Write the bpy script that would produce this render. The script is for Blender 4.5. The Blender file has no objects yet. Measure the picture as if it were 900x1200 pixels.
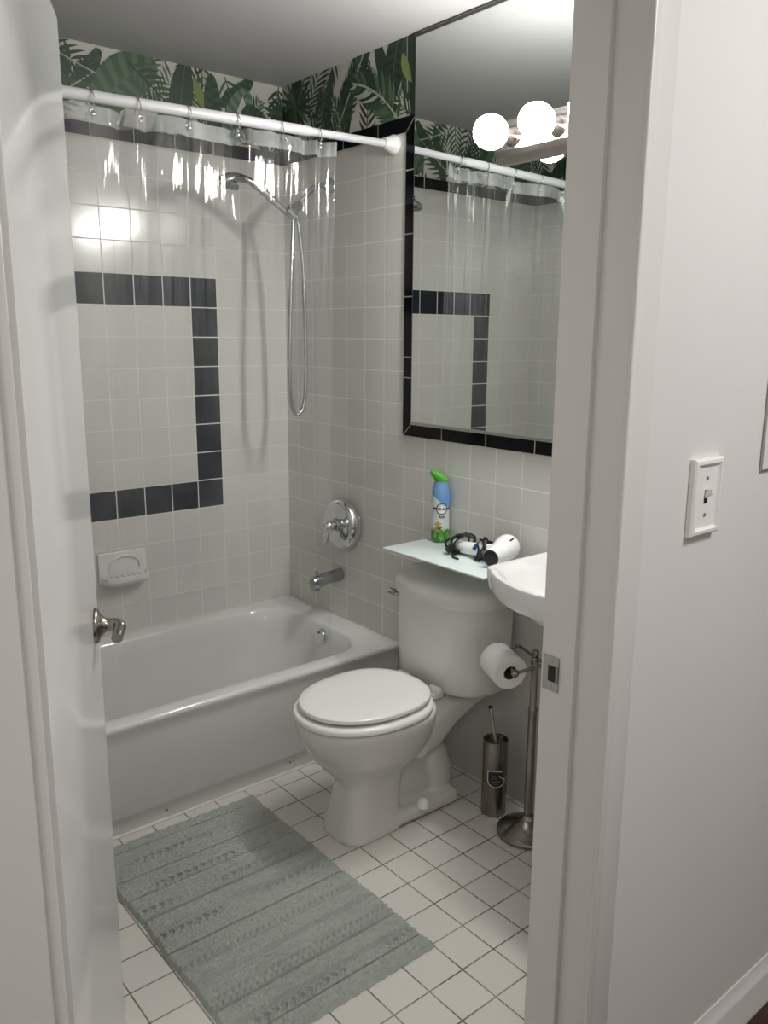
import bpy, bmesh, math, random
from mathutils import Vector, Matrix
from math import sin, cos, pi, sqrt, atan2
S = bpy.context.scene
COL = S.collection
random.seed(7)

# ------------------------------------------------------------------ helpers
def srgb(r, g, b):
    f = lambda c: (c/12.92 if c <= .04045 else ((c+.055)/1.055)**2.4)
    return (f(r/255), f(g/255), f(b/255), 1)

def tag(o, label=None, cat=None, group=None, kind=None):
    if label: o['label'] = label
    if cat: o['category'] = cat
    if group: o['group'] = group
    if kind: o['kind'] = kind
    return o

def link_mesh(name, bm, mats, parent=None, smooth=True, loc=None, recalc=True):
    """verts in the parent's space (or world when there is none); loc moves the origin"""
    if recalc: bmesh.ops.recalc_face_normals(bm, faces=bm.faces)
    if loc is not None:
        for v in bm.verts: v.co -= Vector(loc)
    me = bpy.data.meshes.new(name)
    bm.to_mesh(me); bm.free()
    if not isinstance(mats, (list, tuple)): mats = [mats]
    for m in mats: me.materials.append(m)
    if smooth:
        for p in me.polygons: p.use_smooth = True
        try: me.set_sharp_from_angle(angle=math.radians(38))
        except Exception: pass
    o = bpy.data.objects.new(name, me)
    if loc is not None: o.location = loc
    COL.objects.link(o)
    if parent is not None: o.parent = parent
    return o

def empty(name, loc, rz=0):
    o = bpy.data.objects.new(name, None)
    o.location = loc; o.rotation_euler = (0, 0, rz); o.empty_display_size = .05
    COL.objects.link(o); return o

def box(bm, x0, x1, y0, y1, z0, z1, bev=0, seg=2, mi=0):
    r = bmesh.ops.create_cube(bm, size=1)
    vs = r['verts']
    for v in vs:
        v.co = Vector(((x0+x1)/2 + v.co.x*(x1-x0), (y0+y1)/2 + v.co.y*(y1-y0), (z0+z1)/2 + v.co.z*(z1-z0)))
    fs = list({f for v in vs for f in v.link_faces})
    for f in fs: f.material_index = mi
    if bev:
        es = list({e for f in fs for e in f.edges})
        r = bmesh.ops.bevel(bm, geom=es, offset=bev, segments=seg, affect='EDGES', profile=.5)
        vs = list({v for v in vs if v.is_valid} | set(r['verts']))
    return [v for v in vs if v.is_valid]

def xform(vs, M):
    for v in vs: v.co = M @ v.co

def rings(bm, rs, cap0=True, cap1=True, closed=True, mi=0):
    out = [[bm.verts.new(p) for p in r] for r in rs]
    n = len(rs[0])
    for a, b in zip(out[:-1], out[1:]):
        for i in range(n if closed else n-1):
            j = (i+1) % n
            try: bm.faces.new((a[i], a[j], b[j], b[i])).material_index = mi
            except ValueError: pass
    if cap0: bm.faces.new(out[0][::-1]).material_index = mi
    if cap1: bm.faces.new(out[-1]).material_index = mi
    return [v for r in out for v in r]

def lathe(bm, prof, M=None, seg=32, cap0=True, cap1=True, mi=0):
    """prof: (radius, height) along local z"""
    rs = [[Vector((max(r, 1e-5)*cos(2*pi*i/seg), max(r, 1e-5)*sin(2*pi*i/seg), h)) for i in range(seg)] for r, h in prof]
    if M is not None: rs = [[M @ p for p in r] for r in rs]
    return rings(bm, rs, cap0, cap1, mi=mi)

def axis_m(p, d):
    """matrix that puts local z along d at p"""
    d = Vector(d).normalized()
    return Matrix.Translation(Vector(p)) @ d.to_track_quat('Z', 'Y').to_matrix().to_4x4()

def spline(pts, n=8):
    P = [Vector(p) for p in pts]
    if len(P) < 3: return P
    Q = [2*P[0]-P[1]] + P + [2*P[-1]-P[-2]]
    out = []
    for i in range(1, len(Q)-2):
        a, b, c, d = Q[i-1:i+3]
        for k in range(n):
            t = k/n
            out.append(.5*((2*b) + (c-a)*t + (2*a-5*b+4*c-d)*t*t + (3*b-a-3*c+d)*t**3))
    out.append(P[-1]); return out

def tube(bm, pts, r, seg=12, closed=False, caps=True, mi=0):
    P = [Vector(p) for p in pts]; n = len(P)
    R = r if isinstance(r, (list, tuple)) else [r]*n
    def tan(i):
        if closed: return (P[(i+1) % n]-P[i-1]).normalized()
        return (P[min(i+1, n-1)]-P[max(i-1, 0)]).normalized()
    t = tan(0)
    u = t.orthogonal().normalized()
    rs = []
    for i in range(n):
        t = tan(i)
        u = (u - t*u.dot(t))
        u = u.normalized() if u.length > 1e-8 else t.orthogonal().normalized()
        w = t.cross(u)
        rs.append([P[i] + (u*cos(2*pi*k/seg) + w*sin(2*pi*k/seg))*R[i] for k in range(seg)])
    if closed:
        rs.append(rs[0])
        vs = rings(bm, rs, False, False, mi=mi)
        bmesh.ops.remove_doubles(bm, verts=vs, dist=1e-6)
        return vs
    return rings(bm, rs, caps, caps, mi=mi)

def sphere(bm, c, r, u=20, v=12, sc=(1, 1, 1), mi=0):
    res = bmesh.ops.create_uvsphere(bm, u_segments=u, v_segments=v, radius=r)
    for w in res['verts']: w.co = Vector((w.co.x*sc[0], w.co.y*sc[1], w.co.z*sc[2])) + Vector(c)
    for f in {f for w in res['verts'] for f in w.link_faces}: f.material_index = mi
    return res['verts']

def quad(bm, pts, mi=0):
    f = bm.faces.new([bm.verts.new(p) for p in pts]); f.material_index = mi; return f

# ------------------------------------------------------------------ materials
def new_mat(name):
    m = bpy.data.materials.new(name); m.use_nodes = True
    nt = m.node_tree
    return m, nt, nt.nodes['Principled BSDF'], nt.nodes['Material Output']

def noise_bump(nt, b, scale, strength, dist=.001, detail=3, coord='Object'):
    tc = nt.nodes.new('ShaderNodeTexCoord'); nz = nt.nodes.new('ShaderNodeTexNoise'); bp = nt.nodes.new('ShaderNodeBump')
    nz.inputs['Scale'].default_value = scale; nz.inputs['Detail'].default_value = detail
    bp.inputs['Strength'].default_value = strength; bp.inputs['Distance'].default_value = dist
    nt.links.new(tc.outputs[coord], nz.inputs['Vector']); nt.links.new(nz.outputs['Fac'], bp.inputs['Height'])
    nt.links.new(bp.outputs['Normal'], b.inputs['Normal'])
    return nz

def simple(name, col, rough=.5, metal=0, spec=.5, bump=None, var=0, coat=0):
    m, nt, b, o = new_mat(name)
    b.inputs['Base Color'].default_value = col; b.inputs['Roughness'].default_value = rough
    b.inputs['Metallic'].default_value = metal; b.inputs['Specular IOR Level'].default_value = spec
    b.inputs['Coat Weight'].default_value = coat
    nz = noise_bump(nt, b, *bump) if bump else None
    if var:
        tc = nt.nodes.new('ShaderNodeTexCoord'); n2 = nt.nodes.new('ShaderNodeTexNoise'); cr = nt.nodes.new('ShaderNodeValToRGB')
        n2.inputs['Scale'].default_value = 4; n2.inputs['Detail'].default_value = 5
        cr.color_ramp.elements[0].position = .3; cr.color_ramp.elements[1].position = .7
        cr.color_ramp.elements[0].color = tuple(c*(1-var) for c in col[:3]) + (1,)
        cr.color_ramp.elements[1].color = tuple(min(1, c*(1+var)) for c in col[:3]) + (1,)
        nt.links.new(tc.outputs['Object'], n2.inputs['Vector']); nt.links.new(n2.outputs['Fac'], cr.inputs['Fac'])
        nt.links.new(cr.outputs['Color'], b.inputs['Base Color'])
    return m

def tile_mat(name, ax, off, pitch, gw, tile, grout, rough, grout2=None, var=.03, wob=.25, spec=.5):
    m, nt, b, o = new_mat(name); N = nt.nodes.new; L = nt.links.new
    geo = N('ShaderNodeNewGeometry'); sep = N('ShaderNodeSeparateXYZ'); L(geo.outputs['Position'], sep.inputs[0])
    def math_(op, a, bb=None, c=None):
        n = N('ShaderNodeMath'); n.operation = op
        for i, v in enumerate((a, bb, c)):
            if v is None: continue
            if isinstance(v, (int, float)): n.inputs[i].default_value = v
            else: L(v, n.inputs[i])
        return n.outputs[0]
    ds, ids = [], []
    for k in range(2):
        t = math_('DIVIDE', math_('SUBTRACT', sep.outputs[ax[k]], off[k]), pitch)
        fl = math_('FLOOR', t); fr = math_('SUBTRACT', t, fl)
        ds.append(math_('MULTIPLY', math_('MINIMUM', fr, math_('SUBTRACT', 1.0, fr)), pitch)); ids.append(fl)
    d = math_('MINIMUM', ds[0], ds[1])
    mr = N('ShaderNodeMapRange'); mr.interpolation_type = 'SMOOTHSTEP'
    mr.inputs['From Min'].default_value = gw*.5; mr.inputs['From Max'].default_value = gw*.5+.0014
    L(d, mr.inputs['Value']); mask = mr.outputs['Result']
    cmb = N('ShaderNodeCombineXYZ'); L(ids[0], cmb.inputs[0]); L(ids[1], cmb.inputs[1])
    wn = N('ShaderNodeTexWhiteNoise'); L(cmb.outputs[0], wn.inputs['Vector'])
    bright = math_('ADD', math_('MULTIPLY', wn.outputs['Value'], 2*var), 1-var)
    vm = N('ShaderNodeVectorMath'); vm.operation = 'SCALE'; vm.inputs[0].default_value = tile[:3]; L(bright, vm.inputs['Scale'])
    tc_out = vm.outputs[0]
    nz = N('ShaderNodeTexNoise'); nz.inputs['Scale'].default_value = 9; nz.inputs['Detail'].default_value = 4
    L(geo.outputs['Position'], nz.inputs['Vector'])
    gm = N('ShaderNodeMix'); gm.data_type = 'RGBA'
    gr = N('ShaderNodeMapRange'); gr.inputs['From Min'].default_value = .4; gr.inputs['From Max'].default_value = .62
    L(nz.outputs['Fac'], gr.inputs['Value']); L(gr.outputs['Result'], gm.inputs['Factor'])
    gm.inputs['A'].default_value = grout; gm.inputs['B'].default_value = grout2 or grout
    mx = N('ShaderNodeMix'); mx.data_type = 'RGBA'
    L(mask, mx.inputs['Factor']); L(gm.outputs['Result'], mx.inputs['A']); L(tc_out, mx.inputs['B'])
    L(mx.outputs['Result'], b.inputs['Base Color'])
    rr = N('ShaderNodeMapRange'); rr.inputs['To Min'].default_value = .75; rr.inputs['To Max'].default_value = rough
    L(mask, rr.inputs['Value']); L(rr.outputs['Result'], b.inputs['Roughness'])
    n2 = N('ShaderNodeTexNoise'); n2.inputs['Scale'].default_value = 14; n2.inputs['Detail'].default_value = 1
    off3 = N('ShaderNodeVectorMath'); off3.operation = 'ADD'; L(geo.outputs['Position'], off3.inputs[0])
    sc3 = N('ShaderNodeVectorMath'); sc3.operation = 'SCALE'; L(wn.outputs['Color'], sc3.inputs[0]); sc3.inputs['Scale'].default_value = 7
    L(sc3.outputs[0], off3.inputs[1]); L(off3.outputs[0], n2.inputs['Vector'])
    h = math_('ADD', mask, math_('MULTIPLY', n2.outputs['Fac'], wob))
    bp = N('ShaderNodeBump'); bp.inputs['Strength'].default_value = .35; bp.inputs['Distance'].default_value = .0012
    L(h, bp.inputs['Height']); L(bp.outputs['Normal'], b.inputs['Normal'])
    b.inputs['Specular IOR Level'].default_value = spec
    return m

P = .1095
Z0 = 2.1205            # underside of the top black band
YB, ZB = -.7365, 1.135 # tile corner of the black border round the mirror
TILE = (.59, .585, .55, 1); GROUT = (.73, .72, .68, 1)
M_tile_r = tile_mat('wall tile x', (1, 2), (-.408, Z0-40*P), P, .0022, TILE, GROUT, .15)
M_tile_b = tile_mat('wall tile y', (0, 2), (-.3107, Z0-40*P), P, .0020, TILE, (.665, .66, .625, 1), .15)
M_navy = tile_mat('navy tile', (0, 2), (-.3107, Z0-40*P), P, .0024, (.006, .010, .018, 1), GROUT, .10, spec=.28)
M_floor = tile_mat('floor tile', (0, 1), (-.5508, -1.5148), .1069, .0024, (.66, .645, .60, 1), (.11, .09, .068, 1), .28, (.30, .26, .21, 1), .03, .12)
M_black = simple('black glazed tile', (.004, .004, .005, 1), .10, spec=.22)
M_grout = simple('white grout', (.62, .61, .57, 1), .8)
M_paint = simple('white wall paint', (.72, .70, .665, 1), .55, bump=(260, .12, .0006, 3))
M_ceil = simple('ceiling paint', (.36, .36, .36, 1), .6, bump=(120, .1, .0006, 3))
M_trim = simple('gloss trim paint', (.68, .675, .65, 1), .38, bump=(40, .12, .001, 3))
M_door = simple('gloss door paint', (.74, .745, .735, 1), .15, bump=(14, .05, .001, 2))
M_ceramic = simple('white ceramic', (.66, .655, .62, 1), .07, coat=.2)
M_sink = simple('sink ceramic', (.78, .79, .78, 1), .07, coat=.2)
M_tub = simple('tub enamel', (.68, .69, .67, 1), .12, coat=.2)
M_seat = simple('seat plastic', (.82, .83, .80, 1), .18)
M_chrome = simple('chrome', (.72, .73, .75, 1), .07, 1)
M_darkchrome = simple('shower chrome', (.42, .44, .46, 1), .14, 1)
M_nickel = simple('brushed nickel', (.30, .28, .245, 1), .26, 1, bump=(90, .05, .0004, 2))
M_steel = simple('strike steel', (.42, .41, .37, 1), .35, 1)
M_dark = simple('dark void', (.012, .012, .012, 1), .6)
M_rod = simple('white rod', (.56, .57, .58, 1), .32)
M_rubber = simple('rubber foot', (.60, .61, .60, 1), .45)
M_white = simple('white plastic', (.80, .80, .78, 1), .3)
M_dryer = simple('dryer plastic', (.86, .87, .87, 1), .22)
M_blackplastic = simple('black plastic', (.010, .010, .011, 1), .35)
M_blue = simple('blue button', (.02, .06, .30, 1), .35)
M_paper = simple('tissue paper', (.80, .80, .78, 1), .9, bump=(160, .3, .001, 3))
M_card = simple('cardboard', (.10, .075, .05, 1), .9)
M_hallpaint = simple('hall wall paint', (.71, .70, .68, 1), .6, bump=(300, .22, .0007, 4), var=.012)
M_caulk = simple('white caulk', (.66, .65, .60, 1), .5)

def mirror_mat():
    m, nt, b, o = new_mat('mirror silver')
    b.inputs['Base Color'].default_value = (.80, .83, .81, 1); b.inputs['Metallic'].default_value = 1; b.inputs['Roughness'].default_value = .0
    return m
M_mirror = mirror_mat()

def glass_shelf_mat():
    m, nt, b, o = new_mat('frosted shelf glass')
    b.inputs['Base Color'].default_value = (.70, .80, .80, 1); b.inputs['Roughness'].default_value = .12
    b.inputs['Subsurface Weight'].default_value = .2; b.inputs['Subsurface Radius'].default_value = (.004, .005, .005)
    return m
M_shelf = glass_shelf_mat()

def bulb_mat():
    m, nt, b, o = new_mat('lit bulb')
    b.inputs['Base Color'].default_value = (.9, .9, .9, 1)
    b.inputs['Emission Color'].default_value = (1, .972, .935, 1); b.inputs['Emission Strength'].default_value = 72
    return m
M_bulb = bulb_mat()
M_barchrome = simple('vanity bar chrome', (.42, .37, .35, 1), .16, 1)

def curtain_mat(name, haze, tint):
    m, nt, b, o = new_mat(name); N = nt.nodes.new; L = nt.links.new
    nt.nodes.remove(b)
    tr = N('ShaderNodeBsdfTransparent'); tr.inputs[0].default_value = tint
    df = N('ShaderNodeBsdfDiffuse'); df.inputs[0].default_value = (.90, .93, .94, 1)
    tl = N('ShaderNodeBsdfTranslucent'); tl.inputs[0].default_value = (.90, .93, .94, 1)
    gl = N('ShaderNodeBsdfGlossy'); gl.inputs['Roughness'].default_value = .035
    geo = N('ShaderNodeNewGeometry')
    tc = N('ShaderNodeTexCoord')
    # fine wrinkles and packing folds
    nz = N('ShaderNodeTexNoise'); nz.inputs['Scale'].default_value = 3.5; nz.inputs['Detail'].default_value = 4
    mp = N('ShaderNodeMapping'); mp.inputs['Scale'].default_value = (6, 1, .5)
    L(tc.outputs['Object'], mp.inputs['Vector']); L(mp.outputs[0], nz.inputs['Vector'])
    bp = N('ShaderNodeBump'); bp.inputs['Strength'].default_value = .55; bp.inputs['Distance'].default_value = .016
    L(nz.outputs['Fac'], bp.inputs['Height'])
    L(bp.outputs['Normal'], gl.inputs['Normal'])
    dt = N('ShaderNodeVectorMath'); dt.operation = 'DOT_PRODUCT'; L(bp.outputs['Normal'], dt.inputs[0]); L(geo.outputs['Incoming'], dt.inputs[1])
    def mm(op, a, bb):
        n = N('ShaderNodeMath'); n.operation = op
        for i, v in enumerate((a, bb)):
            if v is None: continue
            if isinstance(v, (int, float)): n.inputs[i].default_value = v
            else: L(v, n.inputs[i])
        return n.outputs[0]
    cosa = mm('MINIMUM', mm('ABSOLUTE', dt.outputs['Value'], None), 1.0)
    frn = mm('ADD', mm('MULTIPLY', mm('POWER', mm('SUBTRACT', 1.0, cosa), 5.0), .95), .045)
    mh = N('ShaderNodeMixShader'); mh.inputs[0].default_value = .5; L(df.outputs[0], mh.inputs[1]); L(tl.outputs[0], mh.inputs[2])
    # diffuse share varies in cloudy patches
    nh = N('ShaderNodeTexNoise'); nh.inputs['Scale'].default_value = 5; nh.inputs['Detail'].default_value = 6
    L(tc.outputs['Object'], nh.inputs['Vector'])
    rh = N('ShaderNodeMapRange'); rh.inputs['From Min'].default_value = .3; rh.inputs['From Max'].default_value = .75
    rh.inputs['To Min'].default_value = haze*.3; rh.inputs['To Max'].default_value = haze*1.8
    L(nh.outputs['Fac'], rh.inputs['Value'])
    m1 = N('ShaderNodeMixShader'); L(rh.outputs['Result'], m1.inputs[0]); L(tr.outputs[0], m1.inputs[1]); L(mh.outputs[0], m1.inputs[2])
    m2 = N('ShaderNodeMixShader'); L(frn, m2.inputs[0]); L(m1.outputs[0], m2.inputs[1]); L(gl.outputs[0], m2.inputs[2])
    L(m2.outputs[0], o.inputs['Surface'])
    return m
M_curtain = curtain_mat('clear vinyl', .058, (.985, .99, .99, 1))
M_hem = curtain_mat('clear vinyl hem', .34, (.95, .96, .96, 1))

# ------------------------------------------------------------------ camera
CAM = Vector((-1.8921, -2.9107, 1.4709)); YAW, PIT, ROL = .69297, .20894, .00685
fw = Vector((sin(YAW)*cos(PIT), cos(YAW)*cos(PIT), -sin(PIT)))
rt = Vector((cos(YAW), -sin(YAW), 0)); up = rt.cross(fw)
rt2 = rt*cos(ROL) + up*sin(ROL); up2 = -rt*sin(ROL) + up*cos(ROL)
cd = bpy.data.cameras.new('camera'); cam = bpy.data.objects.new('camera', cd); COL.objects.link(cam)
cd.sensor_fit = 'VERTICAL'; cd.sensor_height = 24; cd.lens = 24*968.96/1200; cd.clip_start = .02
cam.matrix_world = Matrix(((rt2.x, up2.x, -fw.x, CAM.x), (rt2.y, up2.y, -fw.y, CAM.y), (rt2.z, up2.z, -fw.z, CAM.z), (0, 0, 0, 1)))
S.camera = cam

# ------------------------------------------------------------------ the room
CZ = 2.405; XL = -1.5235; XW = -1.76; YF = -2.121; YH = -2.2257; YN = -4.4
# --- wallpaper leaves, drawn as printed shapes lying in the wall's own mesh
WP = [simple('paper cream', (.46, .45, .40, 1), .6),            # 0
      simple('leaf near black', (.010, .016, .012, 1), .5),     # 1
      simple('leaf dark green', (.018, .040, .022, 1), .5),     # 2
      simple('leaf green', (.034, .070, .036, 1), .5),          # 3
      simple('leaf mid green', (.068, .118, .062, 1), .5),      # 4
      simple('leaf pale teal', (.13, .19, .165, 1), .5),        # 5
      simple('leaf yellow green', (.17, .20, .065, 1), .5),     # 6
      simple('leaf cream vein', (.34, .37, .28, 1), .6)]        # 7
def clip(poly, s0, s1, v0, v1):
    for k, lim, sg in ((0, s0, 1), (0, s1, -1), (1, v0, 1), (1, v1, -1)):
        out = []
        for i in range(len(poly)):
            a, b = poly[i-1], poly[i]
            da, db = sg*(a[k]-lim), sg*(b[k]-lim)
            if (da >= 0) != (db >= 0):
                t = da/(da-db); out.append((a[0]+(b[0]-a[0])*t, a[1]+(b[1]-a[1])*t))
            if db >= 0: out.append(b)
        poly = out
        if len(poly) < 3: return []
    return poly
class Paper:
    def __init__(self, bm, to3, s0, s1, v0, v1, base):
        self.bm, self.to3, self.r, self.base, self.layer = bm, to3, (s0, s1, v0, v1), base, 0
        self.poly([(s0, v0), (s1, v0), (s1, v1), (s0, v1)], 0)
    def poly(self, pts, mi):
        q = clip(list(pts), *self.r)
        if len(q) < 3: return
        a = sum(q[i-1][0]*q[i][1]-q[i][0]*q[i-1][1] for i in range(len(q)))
        if abs(a) < 2e-6: return
        self.k = getattr(self, 'k', 0)+1; off = .0003 + self.k*.0000025
        try: self.bm.faces.new([self.bm.verts.new(self.to3(s, v, off)) for s, v in q]).material_index = self.base+mi
        except ValueError: pass
    def blade(self, x, y, ang, L, w, mi, bend=0):
        pts_l, pts_r = [], []
        for t, k in ((0, .15), (.2, .8), (.45, 1), (.75, .65), (1, .0)):
            a = ang + bend*t
            cx, cy = x + L*t*cos(ang+bend*t*.5), y + L*t*sin(ang+bend*t*.5)
            pts_l.append((cx - sin(a)*w*k, cy + cos(a)*w*k)); pts_r.append((cx + sin(a)*w*k, cy - cos(a)*w*k))
        self.poly(pts_l + pts_r[::-1], mi)
    def rib(self, pts, w, mi):
        for (a, b) in zip(pts[:-1], pts[1:]):
            dx, dy = b[0]-a[0], b[1]-a[1]; l = sqrt(dx*dx+dy*dy)+1e-9; nx, ny = -dy/l*w, dx/l*w
            self.poly([(a[0]+nx, a[1]+ny), (b[0]+nx, b[1]+ny), (b[0]-nx, b[1]-ny), (a[0]-nx, a[1]-ny)], mi)
    def frond(self, x, y, ang, L, W, mis, n=13, bend=.4, back=False):
        if back:
            self.layer += 1; self.broad(x, y, ang, L*1.0, W*.75, (1, 1), bend, vein=False)
        self.layer += 1
        path = [(x + L*t*cos(ang+bend*t*.5), y + L*t*sin(ang+bend*t*.5)) for t in [i/12 for i in range(13)]]
        for i in range(n):
            t = .06 + .92*i/(n-1); k = t*12; j = min(int(k), 11); f = k-j
            px, py = path[j][0]+(path[j+1][0]-path[j][0])*f, path[j][1]+(path[j+1][1]-path[j][1])*f
            a = ang + bend*t; ll = W*(sin(pi*min(1, .22+.78*t))**.6*.75+.3)*(1 if t < .9 else .75)
            for sgn in (1, -1):
                self.blade(px, py, a+sgn*(1.0-.45*t), ll, L*.024, random.choice(mis), -sgn*.25)
        self.rib(path, L*.009, 1 if random.random() < .5 else 7)
    def broad(self, x, y, ang, L, W, mis, bend=.3, vein=True):
        self.layer += 1
        n = 14; ce, lf, rg = [], [], []
        for i in range(n+1):
            t = i/n; a = ang+bend*t
            cx, cy = x+L*t*cos(ang+bend*t*.5), y+L*t*sin(ang+bend*t*.5); w = W*sin(pi*min(1, t*.93+.07))**.55*(1 if t < .98 else .2)
            ce.append((cx, cy)); lf.append((cx-sin(a)*w-cos(a)*w*-.35, cy+cos(a)*w+sin(a)*w*.35)); rg.append((cx+sin(a)*w+cos(a)*w*.35, cy-cos(a)*w+sin(a)*w*.35))
        for i in range(n):
            self.poly([ce[i], ce[i+1], lf[i+1], lf[i]], mis[i % 2]); self.poly([ce[i], ce[i+1], rg[i+1], rg[i]], mis[(i+1) % 2])
        if vein: self.layer += 1; self.rib(ce, W*.030, random.choice((1, 4)))
    def fan(self, x, y, R, mis, a0=0, a1=2*pi, n=18):
        self.layer += 1
        for i in range(n):
            a = a0+(a1-a0)*(i+.5)/n
            self.blade(x, y, a, R*random.uniform(.85, 1.05), R*.075, random.choice(mis), random.uniform(-.12, .12))
def fill(pp, seed, feats):
    random.seed(seed)
    s0, s1, v0, v1 = pp.r
    s = s0-.06; k = 0
    while s < s1+.08:                                    # undergrowth
        topdown = k % 2 == 1
        ang = -pi/2+random.uniform(-.7, .7) if topdown else pi/2+random.uniform(-.75, .75)
        y0 = v1+random.uniform(-.01, .05) if topdown else v0-random.uniform(0, .05)
        if random.random() < .3: pp.broad(s, y0, ang, random.uniform(.18, .26), random.uniform(.025, .04), random.choice(((2, 2), (2, 3), (1, 2))), random.uniform(-.5, .5))
        else: pp.frond(s, y0, ang, random.uniform(.18, .26), random.uniform(.06, .09), random.choice(((2, 3), (1, 2), (2, 2, 3), (4, 3))), 10, random.uniform(-.7, .7))
        s += .058; k += 1
    for f in feats:
        getattr(pp, f[0])(*f[1:])

# wall_back : tile, navy motif, wallpaper
bm = bmesh.new()
quad(bm, [(XL, 0, 0), (0, 0, 0), (0, 0, 2.168), (XL, 0, 2.168)], 0)
xm0, xm1, zm1 = -.3107-8*P-.02, -.3107, Z0-4*P     # motif outer edges (right edge, top)
xm0 = -1.213; zm0 = zm1-8*P
for (a, b, c, d) in ((xm0, xm1, zm1-P, zm1), (xm0, xm1, zm0, zm0+P), (xm1-P, xm1, zm0+P, zm1-P)):
    quad(bm, [(a, -.0004, c), (b, -.0004, c), (b, -.0004, d), (a, -.0004, d)], 1)
M_navy2 = tile_mat('navy tile left', (0, 2), (xm0, Z0-40*P), P, .0024, (.006, .010, .018, 1), GROUT, .10, spec=.28)
quad(bm, [(xm0, -.0004, zm0+P), (xm0+P, -.0004, zm0+P), (xm0+P, -.0004, zm1-P), (xm0, -.0004, zm1-P)], 10)
pb = Paper(bm, lambda s, v, o: (s, -o, v), XL, 0, 2.168, CZ, 2)
fill(pb, 11, [('frond', -.93, 2.19, .55, .24, .10, (2, 3), 10, .1), ('frond', -.92, 2.39, -.45, .22, .08, (2, 2), 9, .2), ('broad', -.73, 2.18, 1.25, .30, .075, (4, 3), -1.0), ('frond', -.62, 2.375, -.62, .28, .085, (3, 2, 3), 12, -.1),
              ('broad', -.40, 2.42, -1.85, .26, .045, (2, 2), .3), ('frond', -.335, 2.42, -1.55, .22, .045, (2, 3), 9, 0), ('blade', -.375, 2.37, -1.25, .16, .020, 6, .4), ('broad', -.285, 2.16, 1.75, .24, .035, (2, 3), -.2), ('broad', -.245, 2.16, 1.25, .23, .05, (5, 4), -.2),
              ('poly', [(-.205, 2.28), (-.175, 2.345), (-.160, 2.30), (-.165, 2.23), (-.195, 2.23)], 0), ('broad', -.04, 2.20, 2.6, .17, .05, (2, 3), -.3), ('blade', -.16, 2.20, 1.9, .1, .012, 1, .3), ('frond', -1.30, 2.15, 1.1, .3, .09, (3, 2), 13, -.4), ('broad', -1.42, 2.16, 1.2, .25, .06, (4, 3), .4), ('frond', -1.08, 2.15, 1.9, .28, .08, (4, 3), 13, .3), ('fan', .03, 2.29, .13, (2, 3), 2.0, 5.0, 12)])
o = link_mesh('wall_back', bm, [M_tile_b, M_navy] + WP + [M_navy2], smooth=False, recalc=False); tag(o, kind='structure')
# wall_right
bm = bmesh.new()
quad(bm, [(0, 0, 0), (0, YF, 0), (0, YF, 2.168), (0, 0, 2.168)], 0)
quad(bm, [(0, -.785, 2.168), (0, YF, 2.168), (0, YF, CZ), (0, -.785, CZ)], 1)
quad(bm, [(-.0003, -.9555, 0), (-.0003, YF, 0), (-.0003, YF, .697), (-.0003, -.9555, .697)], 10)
pr = Paper(bm, lambda s, v, o: (-o, -s, v), 0, .787, 2.168, CZ, 2)
fill(pr, 5, [('broad', .04, 2.17, 1.9, .22, .04, (1, 2), .2), ('fan', .10, 2.315, .125, (2, 3, 4), 0, 2*pi, 22), ('frond', .23, 2.14, 1.35, .20, .055, (3, 4), 11, .15), ('frond', .33, 2.14, 1.02, .36, .085, (3, 2, 2), 15, -.1), ('frond', .40, 2.14, 1.9, .18, .05, (4, 3), 9, .2),
             ('broad', .70, 2.44, -1.95, .20, .05, (2, 1), .4), ('broad', .765, 2.15, 1.72, .30, .040, (2, 2), -.1), ('frond', .735, 2.41, -1.6, .17, .035, (2, 3), 9, .1), ('blade', .712, 2.36, -1.35, .11, .018, 6, .5),
             ('frond', .71, 2.14, 2.15, .32, .10, (4, 3, 7, 2), 17, .75), ('frond', .79, 2.15, 2.6, .13, .045, (7, 3), 8, -.2)])
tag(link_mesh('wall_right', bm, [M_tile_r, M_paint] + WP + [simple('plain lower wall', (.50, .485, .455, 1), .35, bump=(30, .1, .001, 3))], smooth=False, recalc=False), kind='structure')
# wall_left : the tub's end wall, the stub that ends it, and the room's own left wall
bm = bmesh.new()
quad(bm, [(XL, -.76, 0), (XL, 0, 0), (XL, 0, 2.168), (XL, -.76, 2.168)], 0)
pl = Paper(bm, lambda s, v, o: (XL+o, -s, v), 0, .76, 2.168, CZ, 2)
fill(pl, 23, [('frond', .2, 2.14, 1.2, .28, .09, (3, 2), 13, .4, True), ('broad', .45, 2.16, 1.6, .24, .05, (2, 3), .3), ('frond', .6, 2.13, 1.9, .28, .08, (4, 3), 13, .4, True)])
quad(bm, [(XW-.1, -.76, 0), (XL, -.76, 0), (XL, -.76, CZ), (XW-.1, -.76, CZ)], 1)
quad(bm, [(XW, YF, 0), (XW, -.76, 0), (XW, -.76, CZ), (XW, YF, CZ)], 1)
tag(link_mesh('wall_left', bm, [M_tile_r, M_paint] + WP, smooth=False, recalc=False), kind='structure')
# wall_front : the wall with the doorway
XR = -.885; XJ = -1.715
bm = bmesh.new()
box(bm, -3.2, XJ, YH, YF, 0, 2.45); box(bm, XR, 1.3, YH, YF, 0, 2.45); box(bm, XJ, XR, YH, YF, 2.02, 2.45)
tag(link_mesh('wall_front', bm, M_hallpaint, smooth=False), kind='structure')
bm = bmesh.new(); quad(bm, [(XW-.1, YF-.06, 0), (.05, YF-.06, 0), (.05, .05, 0), (XW-.1, .05, 0)])
tag(link_mesh('floor', bm, M_floor, smooth=False), kind='structure')
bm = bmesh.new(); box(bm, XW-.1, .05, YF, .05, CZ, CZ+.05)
tag(link_mesh('ceiling', bm, M_ceil, smooth=False), kind='structure')
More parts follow.
